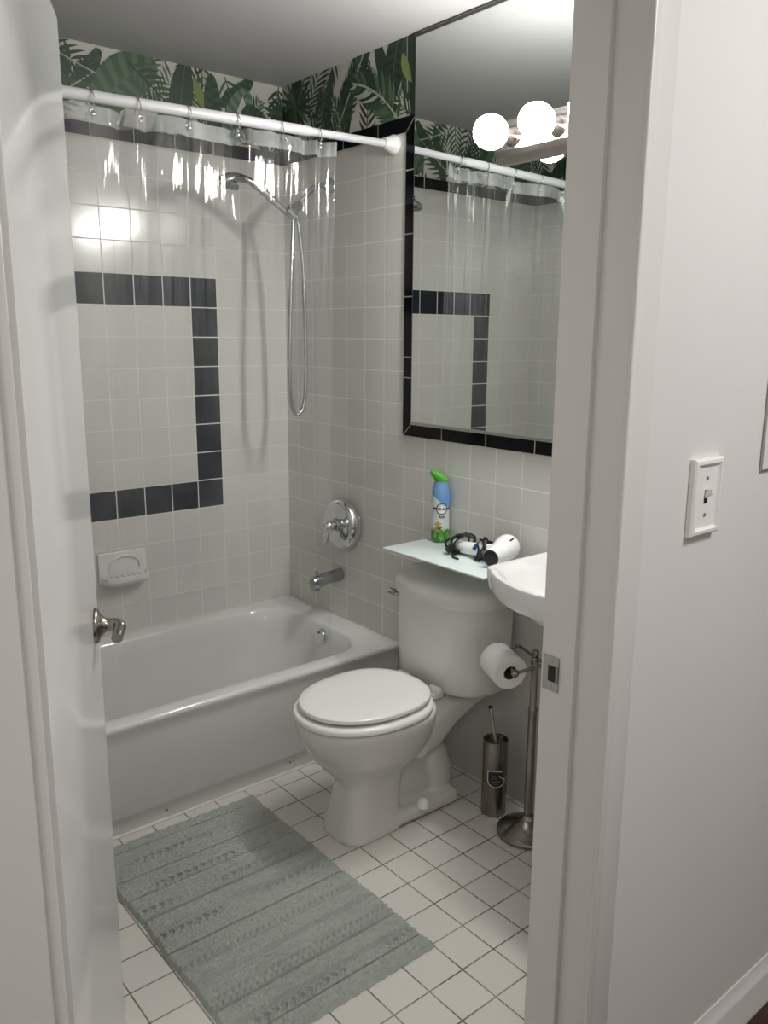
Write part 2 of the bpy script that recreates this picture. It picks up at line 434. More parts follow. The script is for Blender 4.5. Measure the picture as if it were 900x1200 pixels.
# hallway shell
def wood_mat():
    m, nt, b, o = new_mat('dark wood floor'); N = nt.nodes.new; L = nt.links.new
    tc = N('ShaderNodeTexCoord'); mp = N('ShaderNodeMapping'); mp.inputs['Scale'].default_value = (1.2, 14, 1)
    nz = N('ShaderNodeTexNoise'); nz.inputs['Scale'].default_value = 3; nz.inputs['Detail'].default_value = 6
    cr = N('ShaderNodeValToRGB'); cr.color_ramp.elements[0].color = (.018, .007, .004, 1); cr.color_ramp.elements[1].color = (.075, .028, .014, 1)
    L(tc.outputs['Object'], mp.inputs['Vector']); L(mp.outputs[0], nz.inputs['Vector']); L(nz.outputs['Fac'], cr.inputs['Fac']); L(cr.outputs[0], b.inputs['Base Color'])
    b.inputs['Roughness'].default_value = .25
    return m
bm = bmesh.new(); box(bm, -3.2, 1.3, YN, YH+.045, -.02, .025)
tag(link_mesh('floor_hall', bm, wood_mat(), smooth=False), kind='structure')
bm = bmesh.new(); box(bm, -3.2, 1.3, YN, YH, 2.45, 2.5)
tag(link_mesh('ceiling_hall', bm, M_hallpaint, smooth=False), kind='structure')
bm = bmesh.new()
quad(bm, [(-3.2, YN, 0), (1.3, YN, 0), (1.3, YN, 2.45), (-3.2, YN, 2.45)]); quad(bm, [(-3.2, YN, 0), (-3.2, YH, 0), (-3.2, YH, 2.45), (-3.2, YN, 2.45)])
quad(bm, [(1.3, YN, 0), (1.3, YH, 0), (1.3, YH, 2.45), (1.3, YN, 2.45)])
tag(link_mesh('wall_hall', bm, M_hallpaint, smooth=False), kind='structure')

# trim_1 : black glazed border tiles (mitred round the mirror, plain along the tub walls)
bm = bmesh.new()
def slab2(to3, pts, h, inset=.001):
    """a thin tile with a small bevel on a wall"""
    cx = sum(p[0] for p in pts)/len(pts); cy = sum(p[1] for p in pts)/len(pts)
    def shrink(d):
        out = []
        for s, v in pts:
            l = sqrt((s-cx)**2+(v-cy)**2); out.append((s-(s-cx)/l*d*1.3, v-(v-cy)/l*d*1.3))
        return out
    rings(bm, [[Vector(to3(s, v, 0)) for s, v in shrink(inset*.6)], [Vector(to3(s, v, h-.0012)) for s, v in shrink(inset*.6)], [Vector(to3(s, v, h)) for s, v in shrink(inset*.6+.0012)]])
tr_ = lambda s, v, o: (-o, s, v)
tb_ = lambda s, v, o: (s, -o, v)
tl_ = lambda s, v, o: (XL+o, s, v)
BW = .047; yi, yo = YB, YB-BW; zi, zo = Z0, Z0+BW
g = .0012
H = .005
js = [2.003, 1.804, 1.603, 1.403, 1.334]
slab2(tr_, [(yi, zi-g), (yo, zo-g*2), (yo, js[0]+g), (yi, js[0]+g)], H)
for a, b in zip(js[:-1], js[1:]): slab2(tr_, [(yi, a-g), (yo, a-g), (yo, b+g), (yi, b+g)], H)
slab2(tr_, [(yi, js[-1]-g), (yo, js[-1]-g), (yo, ZB+BW+g), (yi, ZB+g*2)], H)
jy = [-.931, -1.131, -1.329, -1.53, -1.73, -1.93]
slab2(tr_, [(yi-g, ZB), (yo-g, ZB+BW), (jy[0]+g, ZB+BW), (jy[0]+g, ZB)], H)
for a, b in zip(jy[:-1], jy[1:]): slab2(tr_, [(a-g, ZB), (a-g, ZB+BW), (b+g, ZB+BW), (b+g, ZB)], H)
slab2(tr_, [(yi+g, zi), (yo+g*2, zo), (-.591-g, zo), (-.591-g, zi)], H)
for a, b in ((-.591, -.395), (-.395, -.197), (-.197, 0)): slab2(tr_, [(a+g, zi), (a+g, zo), (b-g, zo), (b-g, zi)], H)
x = 0
while x > XL+.01:
    b = max(x-.1525, XL); slab2(tb_, [(x-g, zi), (x-g, zo), (b+g, zo), (b+g, zi)], H); x = b
y = 0
while y > -.75:
    b = max(y-.19, -.76); slab2(tl_, [(y-g, zi), (y-g, zo), (b+g, zo), (b+g, zi)], H); y = b
n0 = len(bm.faces)
def gq(to3, s0, s1, v0, v1):
    f = quad(bm, [to3(s0, v0, .0028), to3(s1, v0, .0028), to3(s1, v1, .0028), to3(s0, v1, .0028)], 1)
gq(tr_, yo, yi, ZB, zo); gq(tr_, jy[-1], yo, ZB, ZB+BW); gq(tr_, yi, 0, zi, zo); gq(tb_, XL, 0, zi, zo); gq(tl_, -.76, 0, zi, zo)
tag(link_mesh('trim_1', bm, [M_black, M_grout], smooth=False), kind='structure')

# trim_2 : right jamb, with its rabbet and casing
bm = bmesh.new()
box(bm, -.909, XR+.002, -2.184, YF+.001, 0, 2.02, .0025)
box(bm, -.901, XR+.002, -2.2427, -2.182, 0, 2.02, .003)
box(bm, -.9005, -.837, -2.2415, YH+.002, 0, 2.09, .005, 3)
box(bm, -.9025, -.894, -2.2455, -2.236, 0, 2.02, .003, 3)
t2 = tag(link_mesh('trim_2', bm, M_trim), kind='structure')
# strike plate
bm = bmesh.new()
SX = -.9095; zs = .955
pts = [(-2.1255, zs-.0285), (-2.1565, zs-.0285), (-2.1565, zs+.0285), (-2.1255, zs+.0285)]
rings(bm, [[Vector((SX+.001, a, b)) for a, b in pts], [Vector((SX-.0012, a, b)) for a, b in pts]])
st = link_mesh('strike_plate', bm, M_steel, t2, smooth=False); st['label'] = 'steel strike plate on the jamb'
bm = bmesh.new(); box(bm, SX-.0016, SX-.0008, -2.152, -2.136, zs-.013, zs+.013, .0003)
link_mesh('latch_hole', bm, M_dark, st, smooth=False)
bm = bmesh.new()
tube(bm, spline([(SX-.0018, -2.153, zs-.013), (SX-.004, -2.155, zs), (SX-.0018, -2.153, zs+.013)], 6), .0018, 6)
link_mesh('strike_lip', bm, M_steel, st)
for dz in (-.021, .021):
    bm = bmesh.new(); lathe(bm, [(.0035, 0), (.003, .001)], axis_m((SX-.001, -2.141, zs+dz), (-1, 0, 0)), 12)
    link_mesh('screw', bm, M_darkchrome, st)
# trim_3 : left casing and jamb
bm = bmesh.new()
box(bm, -1.80, -1.709, -2.2425, YH+.002, 0, 2.09, .005, 3)
box(bm, -1.713, -1.7035, -2.2455, -2.232, 0, 2.03, .003, 3)
box(bm, XJ-.002, -1.6925, -2.2267, YF, 0, 2.02, .002)
tag(link_mesh('trim_3', bm, M_trim), kind='structure')
# trim_4 : head jamb
bm = bmesh.new()
box(bm, -1.6925, -.909, -2.2267, YF, 2.0, 2.02, .002); box(bm, -1.80, -.837, -2.2425, YH+.002, 2.02, 2.09, .005)
tag(link_mesh('trim_4', bm, M_trim), kind='structure')
# baseboard in the hall
bm = bmesh.new()
prof = [(0, 0), (.022, 0), (.022, .012), (.016, .030), (.015, .085), (.013, .092), (.016, .100), (.012, .112), (.006, .124), (.005, .134), (.003, .140), (0, .140)]
rings(bm, [[Vector((x, YH+.0005-d, .0255+z*.099/.14)) for d, z in prof] for x in (-.838, 1.29)])
tag(link_mesh('baseboard_hall', bm, M_trim), kind='structure')

# ------------------------------------------------------------------ door
HX, HY = -1.692, -2.119
ANG = atan2(.9003, .4346)
bm = bmesh.new(); box(bm, .003, .762, 0, .035, .012, 1.973, .0015)
dr = link_mesh('door_1', bm, M_door); dr.location = (HX, HY, 0); dr.rotation_euler = (0, 0, ANG)
tag(dr, 'glossy white flush door swung open into the bathroom', 'door', kind='structure')
bm = bmesh.new()
hz, hx = .957, .762-.062
lathe(bm, [(.0325, 0), (.0325, .003), (.030, .007), (.020, .011), (.0135, .018), (.012, .022)], axis_m((hx, 0, hz), (0, -1, 0)), 36)
hd = link_mesh('door_handle', bm, M_nickel, dr); hd['label'] = 'brushed nickel lever handle'
bm = bmesh.new()
tube(bm, spline([(hx, -.016, hz), (hx, -.030, hz), (hx-.003, -.040, hz), (hx-.014, -.044, hz-.001), (hx-.034, -.043, hz-.004), (hx-.052, -.041, hz-.008)], 8),
     [.0118]*18 + [.0112]*8 + [.0100]*15, 16)
link_mesh('lever', bm, M_nickel, hd)
bm = bmesh.new(); box(bm, .7619, .7628, .006, .029, hz-.028, hz+.028, .0002)
link_mesh('latch_plate', bm, M_steel, dr)
for z in (.2, 1.75):
    bm = bmesh.new(); lathe(bm, [(.006, -.045), (.0065, -.04), (.0065, .04), (.006, .045)], Matrix.Translation((-.004, .038, z)), 12)
    link_mesh('hinge', bm, M_steel, dr)

# ------------------------------------------------------------------ bathtub
TZ = .367
def rrect(x0, x1, y0, y1, r, n=10):
    """rounded rectangle, radii per corner (x1y0, x1y1, x0y1, x0y0)"""
    if not isinstance(r, (list, tuple)): r = [r]*4
    out = []
    for (cx, cy, a0, rr) in ((x1-r[0], y0+r[0], -pi/2, r[0]), (x1-r[1], y1-r[1], 0, r[1]), (x0+r[2], y1-r[2], pi/2, r[2]), (x0+r[3], y0+r[3], pi, r[3])):
        for i in range(n+1):
            a = a0 + pi/2*i/n; out.append((cx+rr*cos(a), cy+rr*sin(a)))
    return out
bt = empty('bathtub', ((XL)/2, -.37, 0)); bl = Vector(bt.location)
tag(bt, 'white built-in bathtub along the tiled back wall', 'bathtub')
bm = bmesh.new()
e = .0015
def tr(x0, x1, y0, y1, r, z): return [Vector((x, y, z))-bl for x, y in rrect(x0, x1, y0, y1, r)]
x0, x1, yb = XL+e, -e, -e
front = [tr(x0, x1, -.702, yb, .004, .001), tr(x0, x1, -.702, yb, .004, .060), tr(x0, x1, -.704, yb, .004, .064), tr(x0, x1, -.720, yb, .004, .068), tr(x0, x1, -.7215, yb, .004, .073), tr(x0, x1, -.724, yb, .004, .30),
         tr(x0, x1, -.727, yb, .004, .335), tr(x0, x1, -.735, yb, .006, .350), tr(x0, x1, -.735, yb, .006, .358), tr(x0, x1, -.730, yb, .006, .365), tr(x0, x1, -.722, yb, .006, .368),
         tr(x0+.055, x1-.085, -.682, yb-.05, (.16, .20, .12, .12), .368), tr(x0+.063, x1-.094, -.674, yb-.058, (.155, .195, .12, .12), .365), tr(x0+.07, x1-.102, -.664, yb-.066, (.15, .19, .12, .12), .355),
         tr(x0+.09, x1-.112, -.652, yb-.076, (.15, .19, .12, .12), .30), tr(x0+.15, x1-.130, -.630, yb-.10, (.15, .18, .12, .12), .17), tr(x0+.20, x1-.150, -.605, yb-.12, (.15, .17, .12, .12), .09),
         tr(x0+.26, x1-.20, -.56, yb-.165, (.12, .14, .1, .1), .062), tr(x0+.40, x1-.32, -.45, yb-.26, .06, .056)]
rings(bm, front, cap0=False)
link_mesh('tub_body', bm, M_tub, bt)
bm = bmesh.new()
oc = Vector((-.1160, -.390, .318))
lathe(bm, [(.031, -.012), (.031, .006), (.028, .011), (.018, .014), (.004, .015)], axis_m(oc-bl, (-1, 0, .12)), 32)
ov = link_mesh('overflow_cover', bm, M_chrome, bt)
bm = bmesh.new(); lathe(bm, [(.005, .0135), (.004, .0175)], axis_m(oc-bl+Vector((0, 0, .018)), (-1, 0, .12)), 10); link_mesh('screw', bm, M_darkchrome, ov)
bm = bmesh.new(); lathe(bm, [(.03, 0), (.03, .003), (.024, .005), (.02, .002)], Matrix.Translation(Vector((-.33, -.36, .056))-bl), 24)
link_mesh('drain', bm, M_chrome, bt)
for px, pz in ((-.925, .030), (-.47, .034)):
    bm = bmesh.new(); lathe(bm, [(.003, -.002), (.003, .001)], axis_m(Vector((px, -.702, pz))-bl, (0, -1, 0)), 8)
    link_mesh('apron_screw', bm, M_dark, bt)
# caulk line along the tub's foot
bm = bmesh.new()
random.seed(3)
pts = [(XL+.01+i*(abs(XL)-.02)/60, -.704+random.uniform(-.0015, .001), .002) for i in range(61)]
tube(bm, pts, [.0055+random.uniform(-.001, .0025) for _ in pts], 6)
link_mesh('caulk_bead', bm, M_caulk, bt, loc=None).location = -bl

# ------------------------------------------------------------------ shower rod, rings, curtain
def rod_z(x): return 2.091 + x*.0255
RY = -.677
rod = empty('shower_rod', (0, RY, 2.091)); rl = Vector(rod.location)
tag(rod, 'white tension rod spanning the tub just under the wallpaper', 'shower rod')
def rp(x): return Vector((x, RY, rod_z(x)))-rl
bm = bmesh.new(); tube(bm, [rp(-.34), rp(-.36), rp(XL+.02)], [.0135, .0148, .0148], 24); link_mesh('outer_tube', bm, M_rod, rod)
bm = bmesh.new(); tube(bm, [rp(-.02), rp(-.37)], .0118, 24); link_mesh('inner_tube', bm, M_rod, rod)
for xx, d in ((0, -1), (XL, 1)):
    bm = bmesh.new(); lathe(bm, [(.029, .0005), (.031, .004), (.031, .012), (.026, .022), (.021, .036), (.018, .046), (.0165, .05)], axis_m(rp(xx), (d, 0, 0)), 28)
    link_mesh('rubber_end', bm, M_rubber, rod)
ring_x = [-1.019, -.892, -.750, -.599, -.443, -.307, -1.145, -1.27, -1.39]
ring0 = None
for i, xx in enumerate(ring_x):
    if ring0 is None:
        rr = empty('curtain_ring', (0, 0, 0))
        bm = bmesh.new()
        lp = [(.002*sin(2*a), .021*cos(a), .021*sin(a)-.004) for a in [2*pi*k/28 for k in range(28)]]
        tube(bm, lp, .0016, 8, closed=True); link_mesh('wire_loop', bm, M_chrome, rr)
        bm = bmesh.new(); tube(bm, spline([(.001, 0, -.0245), (.003, .004, -.030), (.003, .006, -.038), (0, .001, -.042)], 5), .0016, 8); link_mesh('hook', bm, M_chrome, rr)
        bm = bmesh.new(); sphere(bm, (.002, -.006, -.030), .0055, 12, 8); sphere(bm, (0, -.008, -.041), .0062, 12, 8); link_mesh('bead', bm, M_chrome, rr)
        ring0 = rr
    else:
        rr = ring0.copy(); COL.objects.link(rr)
        for ch in list(ring0.children):
            c = ch.copy(); COL.objects.link(c); c.parent = rr
    rr.location = (xx, RY, rod_z(xx)-.0021); rr.rotation_euler = (0, 0, random.uniform(-.35, .35))
    lab = ['chrome curtain ring second from the door side on the white rod', 'chrome curtain ring beside the bright pleats of the clear curtain', 'chrome curtain ring right of the bright pleats over the navy band',
           'chrome curtain ring above the crumpled fold in the clear curtain', 'chrome curtain ring above the hand shower handle', 'chrome curtain ring at the free edge of the clear curtain'] + ['chrome curtain ring on the white rod hidden behind the open door']*3
    lab[0] = 'chrome curtain ring closest to the open door on the white rod'
    tag(rr, lab[i], 'curtain ring', 'curtain rings on the shower rod')

def cy_(x, z):
    """the curtain's depth at (x, z)"""
    t = (2.045-z)/1.75
    y = -.688 + .060*min(1, t*1.05)
    y += .006*sin(7.3*x+1.2)*(.3+.7*t) + .004*sin(15*x+2.5*z) + .0025*sin(31*x-1.3*z+.6)
    for c, w, a, l in ((-.945, .016, .016, .55), (-.905, .012, -.014, .5), (-.87, .013, .017, .45), (-.61, .020, .022, .22), (-.57, .014, -.018, .26), (-.365, .014, .018, .42), (-.335, .011, -.016, .5), (-.30, .013, .016, .6), (-.46, .012, .009, .7), (-.255, .010, -.010, 1.3), (-.75, .012, .008, .9), (-1.1, .02, .012, .8), (-1.25, .02, .015, .9)):
        d = (x-c-.02*(2.045-z)*sin(c*9))/w
        y += a*math.exp(-d*d)*math.exp(-(max(0, 2.045-z)/l)**1.5)
    # sharp hanging creases
    for c, w, a, z1, z2 in ((-.972, .0035, .004, 1.55, 2.02), (-.955, .003, -.003, 1.5, 2.02), (-.885, .004, .005, 1.6, 2.02), (-.80, .003, .003, 1.35, 1.75), (-.71, .0035, .0045, 1.45, 2.0), (-.655, .003, .003, 1.5, 1.72), (-.585, .005, .006, 1.55, 1.80), (-.555, .003, .003, 1.3, 1.7),
                        (-.425, .004, .006, 1.72, 2.02), (-.40, .003, .004, 1.4, 1.8), (-.352, .0035, .004, 1.75, 2.0), (-.318, .006, .008, 1.75, 2.0), (-.285, .004, .005, 1.2, 1.78), (-.268, .003, -.004, .9, 1.5), (-.49, .004, .003, .5, 1.3), (-.62, .004, .003, .5, 1.2), (-.36, .004, .003, .45, 1.1)):
        if z1 < z < z2:
            d = (x-c-.03*(2.0-z)*sin(c*17))/w
            y += a*math.exp(-d*d)*sin(pi*(z-z1)/(z2-z1))**.6
    # packing creases
    for zc in (1.72, 1.38, 1.04, .70): y += .0022*math.exp(-abs(z-zc)/.010)
    for xc in (-.50, -.80, -1.1): y -= .0022*math.exp(-abs(x-xc)/.008)
    return y
sc = empty('shower_curtain', (-.25, RY, 2.045)); sl = Vector(sc.location)
tag(sc, 'clear vinyl shower curtain hanging into the bathtub from the white rod', 'shower curtain')
def cgrid(z0, z1, nz, off, nx=560):
    bm = bmesh.new(); V = []
    for j in range(nz+1):
        z = z0+(z1-z0)*j/nz
        V.append([bm.verts.new(Vector((xx + .006*sin(3*z), cy_(xx, z)+off, z + (rod_z(xx)-2.073)*min(1, max(0, (z-.3)/1.4)) + .004*sin(22*xx)*max(0, (z-1.7)/.35)))-sl) for xx in [-1.33+(1.33-.25)*i/nx for i in range(nx+1)]])
    for j in range(nz):
        for i in range(nx): bm.faces.new((V[j][i], V[j][i+1], V[j+1][i+1], V[j+1][i]))
    return bm
link_mesh('vinyl_sheet', cgrid(.31, 2.046, 130, 0), M_curtain, sc, recalc=False)
link_mesh('hem', cgrid(2.006, 2.048, 6, -.0012), M_hem, sc, recalc=False)
for xx in ring_x:
    bm = bmesh.new()
    c = Vector((xx, cy_(xx, 2.035)-.002, rod_z(xx)-.040))-sl
    tube(bm, [c+Vector((.0065*cos(a), 0, .0065*sin(a))) for a in [2*pi*k/16 for k in range(16)]], .0018, 8, closed=True)
    link_mesh('grommet', bm, M_chrome, sc)

# ------------------------------------------------------------------ hand shower
FY = -.311
hs = empty('hand_shower', (0, FY, 2.006)); hl = Vector(hs.location)
tag(hs, 'chrome hand shower on a wall arm with a looping metal hose', 'shower')
V3 = lambda x, z, dy=0: Vector((x, FY+dy, z))-hl
bm = bmesh.new(); lathe(bm, [(.030, .0005), (.031, .004), (.026, .012), (.015, .018), (.011, .03)], axis_m(V3(0, 2.006), (-1, 0, 0)), 28); link_mesh('wall_flange', bm, M_darkchrome, hs)
bm = bmesh.new(); tube(bm, spline([V3(-.012, 2.006), V3(-.05, 2.006), V3(-.085, 1.985), V3(-.150, 1.922)], 8), .0105, 16); link_mesh('shower_arm', bm, M_darkchrome, hs)
bm = bmesh.new()
lathe(bm, [(.014, -.026), (.017, -.02), (.017, .012), (.020, .018), (.020, .028), (.014, .034)], axis_m(V3(-.155, 1.916), (-.75, 0, -.66)), 20)
lathe(bm, [(.015, -.02), (.019, -.018), (.019, .018), (.015, .02)], axis_m(V3(-.178, 1.900, -.004), (-.72, 0, .52)), 20)
link_mesh('holder', bm, M_darkchrome, hs)
bm = bmesh.new()
tube(bm, spline([V3(-.168, 1.884), V3(-.192, 1.900), V3(-.245, 1.934), V3(-.305, 1.972), V3(-.350, 1.990), V3(-.372, 1.991)], 8), [.009]*6 + [.0115]*10 + [.0135]*12 + [.012]*6 + [.013]*7, 16)
wand = link_mesh('wand', bm, M_darkchrome, hs)
bm = bmesh.new()
rs = []
for t, w_, h_, zc in ((0, .013, .012, 1.990), (.012, .020, .015, 1.991), (.03, .029, .020, 1.988), (.055, .035, .023, 1.983), (.075, .034, .021, 1.978), (.090, .027, .016, 1.974), (.100, .012, .008, 1.971)):
    rs.append([V3(-.362-t, zc+h_*(sin(a) if sin(a) > 0 else .75*sin(a)), w_*cos(a)) for a in [2*pi*k/24 for k in range(24)]])
rings(bm, rs)
link_mesh('spray_head', bm, M_darkchrome, hs)
bm = bmesh.new(); lathe(bm, [(.029, .004), (.030, -.004), (.027, -.008), (.002, -.009)], axis_m(V3(-.415, 1.965), (.22, 0, 1)), 32); link_mesh('spray_face', bm, simple('spray face grey', (.10, .105, .11, 1), .4), hs)
bm = bmesh.new()
hp = spline([V3(-.165, 1.886), V3(-.170, 1.82, -.003), V3(-.182, 1.65, -.006), V3(-.190, 1.45, -.004), V3(-.190, 1.30, 0), V3(-.180, 1.215, .003), V3(-.155, 1.183, .006), V3(-.125, 1.215, .008), V3(-.112, 1.32, .010), V3(-.112, 1.50, .010), V3(-.120, 1.72, .008), V3(-.138, 1.85, .006), V3(-.150, 1.895, .002)], 14)
tube(bm, hp, [.0072+.0007*sin(i*2.4) for i in range(len(hp))], 10)
link_mesh('hose', bm, M_darkchrome, hs)

# ------------------------------------------------------------------ valve and spout
vp = Vector((0, -.402, .760))
va = empty('shower_valve', vp); tag(va, 'round chrome shower valve plate with lever above the tub spout', 'shower valve')
bm = bmesh.new(); lathe(bm, [(.096, .0005), (.099, .003), (.099, .016), (.097, .032), (.091, .042), (.083, .0455), (.076, .044), (.05, .047), (.028, .050)], axis_m((0, 0, 0), (-1, 0, 0)), 56); link_mesh('escutcheon', bm, M_chrome, va)
bm = bmesh.new(); lathe(bm, [(.027, .030), (.027, .038), (.022, .043), (.017, .045), (.017, .062)], axis_m((.014-.028, 0, 0), (-1, 0, 0)), 28); link_mesh('stem_collar', bm, M_darkchrome, va)
bm = bmesh.new(); lathe(bm, [(.018, .054), (.0225, .060), (.0235, .072), (.021, .084), (.012, .092), (.002, .094)], axis_m((.014-.028, 0, 0), (-1, 0, 0)), 28)
link_mesh('handle_hub', bm, M_chrome, va)
bm = bmesh.new(); tube(bm, spline([(-.086, .002, -.010), (-.088, .006, -.030), (-.091, .010, -.048), (-.096, .013, -.062)], 6), [.011+.003*(i/18) for i in range(19)], 12)
link_mesh('lever', bm, M_chrome, va)
sp = Vector((0, -.366, .546))
so = empty('tub_spout', sp); tag(so, 'chrome tub spout under the round shower valve', 'tub spout')
bm = bmesh.new()
rs = []
for t, r, dz in ((0, .026, 0), (.006, .027, 0), (.03, .026, -.001), (.07, .0245, -.004), (.105, .024, -.007), (.125, .024, -.010), (.138, .021, -.013), (.143, .012, -.016)):
    rs.append([Vector((-t-.0005, r*.92*cos(a), dz+r*sin(a)-(.006 if (sin(a) < -.3 and t > .1) else 0))) for a in [2*pi*k/24 for k in range(24)]])
rings(bm, rs); link_mesh('spout_body', bm, M_darkchrome, so)
bm = bmesh.new(); lathe(bm, [(.0165, 0), (.0165, -.012), (.014, -.013)], Matrix.Translation((-.122, 0, -.030)), 18); link_mesh('outlet', bm, M_darkchrome, so)
bm = bmesh.new(); lathe(bm, [(.004, 0), (.004, .012), (.0075, .014), (.0075, .019), (.004, .021)], Matrix.Translation((-.118, 0, .012)), 14); link_mesh('diverter_knob', bm, M_darkchrome, so)

# ------------------------------------------------------------------ soap dish
sd = empty('soap_dish', (-.743, 0, .574)); tag(sd, 'white ceramic soap dish set into the tiled back wall', 'soap dish')
bm = bmesh.new()
box(bm, -.092, .092, -.012, -.0006, .0, .113, .004, 3)
tube(bm, spline([(-.055, -.012, .040), (-.052, -.015, .066), (-.030, -.016, .088), (.005, -.016, .096), (.040, -.016, .088), (.060, -.015, .066), (.062, -.012, .040)], 8), .0045, 10)
link_mesh('back_plate', bm, M_tub, sd)
bm = bmesh.new()
ol = [(-.088, -.010), (-.075, -.058), (-.05, -.070), (.05, -.070), (.078, -.058), (.092, -.010)]
rings(bm, [[Vector((x*.9, y*.8, -.004)) for x, y in ol], [Vector((x, y, .010)) for x, y in ol], [Vector((x, y, .026)) for x, y in ol], [Vector((x*.93, y*.93, .029)) for x, y in ol], [Vector((x*.86, y*.88, .022)) for x, y in ol]])
tray = link_mesh('tray', bm, M_tub, sd)
for k in range(6):
    bm = bmesh.new(); xx = -.05+k*.021; tube(bm, [(xx, -.018, .024), (xx-.004, -.058, .024)], .0042, 8); link_mesh('rib', bm, M_tub, tray)

# ------------------------------------------------------------------ toilet
YC = -1.11
to = empty('toilet', (-.40, YC, 0)); tl = Vector(to.location)
tag(to, 'white two-piece toilet with closed lid between bathtub and sink', 'toilet')
W = lambda u, v, z: Vector((-u, YC+v, z))-tl     # u away from the wall, v along it
def egg(u0, u1, w, n=44, k=.62, pw=2.1):
    c = u0+(u1-u0)*.46; out = []
    for i in range(n):
        a = 2*pi*i/n; ca, sa = cos(a), sin(a)
        p = 2/pw
        uu = c + (u1-c if ca > 0 else c-u0)*abs(ca)**(p if ca > 0 else p*.8)*(1 if ca > 0 else -1)
        out.append((uu, w*abs(sa)**p*(1 if sa > 0 else -1)))
    return out
def eggr(u0, u1, w, z, **kw): return [W(u, v, z) for u, v in egg(u0, u1, w, **kw)]
bm = bmesh.new()
rings(bm, [eggr(.37, .588, .094, 0, pw=3.6), eggr(.37, .584, .091, .025, pw=3.6), eggr(.37, .566, .078, .10, pw=3.6), eggr(.35, .556, .070, .165, pw=3.2), eggr(.33, .572, .084, .190, pw=2.5), eggr(.305, .602, .112, .22),
           eggr(.275, .637, .143, .26), eggr(.26, .662, .162, .30), eggr(.25, .678, .174, .335), eggr(.245, .685, .180, .362), eggr(.245, .686, .181, .378), eggr(.247, .682, .178, .386)])
rings(bm, [[W(u, v, z) for v, z in [(b*cos(a)*abs(cos(a))**-.4 if abs(cos(a)) > 1e-6 else 0, zc+hh*sin(a)*abs(sin(a))**-.4 if abs(sin(a)) > 1e-6 else zc) for a in [2*pi*k/28 for k in range(28)]]]
           for u, b, zc, hh in ((.035, .10, .352, .032), (.10, .105, .345, .040), (.18, .108, .325, .060), (.25, .118, .30, .085), (.33, .13, .29, .09))])
tube(bm, [W(u, 0, z) for u, z in [(p.x, p.y) for p in spline([(.42, .17, 0), (.36, .21, 0), (.29, .27, 0), (.235, .25, 0), (.222, .195, 0), (.205, .145, 0), (.185, .09, 0), (.19, .03, 0)], 6)]], [.05]*18+[.05, .048, .046, .045, .044, .044, .046, .05, .056, .06, .064, .066, .066, .066, .066, .066]+[.066]*9, 18)
vs = box(bm, .19, .45, -.045, .045, .01, .28, .01, 2)
for v in vs: v.co = W(v.co.x, v.co.y, v.co.z)
vs = box(bm, .15, .45, -.098, .098, 0, .050, .02, 4)
for v in vs: v.co = W(v.co.x, v.co.y*(1-.12*max(0, (v.co.x-.30)/.15)), v.co.z)
o = link_mesh('bowl', bm, M_ceramic, to)
md = o.modifiers.new('weld', 'REMESH'); md.mode = 'VOXEL'; md.voxel_size = .006; md.use_smooth_shade = True
md = o.modifiers.new('soften', 'SMOOTH'); md.factor = .5; md.iterations = 7
# tank
def tankr(w, d, z, back=.022, n=48, pw=3.4):
    out = []
    for i in range(n):
        a = 2*pi*i/n; ca, sa = cos(a), sin(a)
        vv = w*abs(ca)**(2/pw)*(1 if ca > 0 else -1)
        uu = abs(sa)**(2/2.2)*(d-.07) if sa > 0 else -abs(sa)**(2/8)*.07
        out.append(W(back+.07+uu, vv, z))
    return out
bm = bmesh.new()
rings(bm, [tankr(.166, .186, .388), tankr(.184, .204, .392), tankr(.192, .211, .403), tankr(.194, .213, .44), tankr(.199, .216, .60), tankr(.202, .218, .674)])
link_mesh('tank', bm, M_ceramic, to)
bm = bmesh.new()
rings(bm, [tankr(.200, .214, .671, .022), tankr(.212, .229, .674, .018), tankr(.216, .234, .684, .016), tankr(.216, .234, .702, .016), tankr(.210, .226, .716, .018), tankr(.196, .208, .726, .022), tankr(.17, .18, .731, .028), tankr(.11, .12, .733, .045)])
link_mesh('tank_lid', bm, M_ceramic, to)
# flush lever at the tub side of the tank front
bm = bmesh.new()
fv = Vector((-.192, YC+.153, .650))-tl
nn = Vector((-.62, .78, 0)).normalized()
lathe(bm, [(.015, -.012), (.015, .006), (.011, .010)], axis_m(fv, nn), 18)
tube(bm, spline([fv+nn*.006, fv+nn*.013, fv+nn*.016+Vector((-.006, .006, .003)), fv+nn*.017+Vector((-.016, .022, .010))], 6), [.007]*6+[.008]*6+[.0105]*7, 10)
link_mesh('flush_lever', bm, M_darkchrome, to)
# seat ring and lid
bm = bmesh.new()
so_ = lambda d, z: [W(u, v, z) for u, v in egg(.262+d, .690-d, .184-d, 56)]
si_ = lambda d, z: [W(u, v, z) for u, v in egg(.33-d, .632+d, .118+d, 56)]
rs = [so_(.007, .389), so_(.001, .393), so_(0, .401), so_(.004, .408), so_(.010, .4105), so_(.018, .4105), si_(.012, .409), si_(.003, .406), si_(0, .398), si_(.004, .389)]
rings(bm, rs + [rs[0]], False, False); bmesh.ops.remove_doubles(bm, verts=bm.verts, dist=1e-6)
link_mesh('seat_ring', bm, M_seat, to)
bm = bmesh.new()
lo = lambda d, z: [W(u, v, z) for u, v in egg(.266+d, .674-d, .168-d, 56)]
rings(bm, [lo(.030, .4165), lo(.012, .4175), lo(.001, .4205), lo(0, .425), lo(.002, .431), lo(.009, .435), lo(.03, .437), lo(.08, .438)])
link_mesh('seat_lid', bm, M_seat, to)
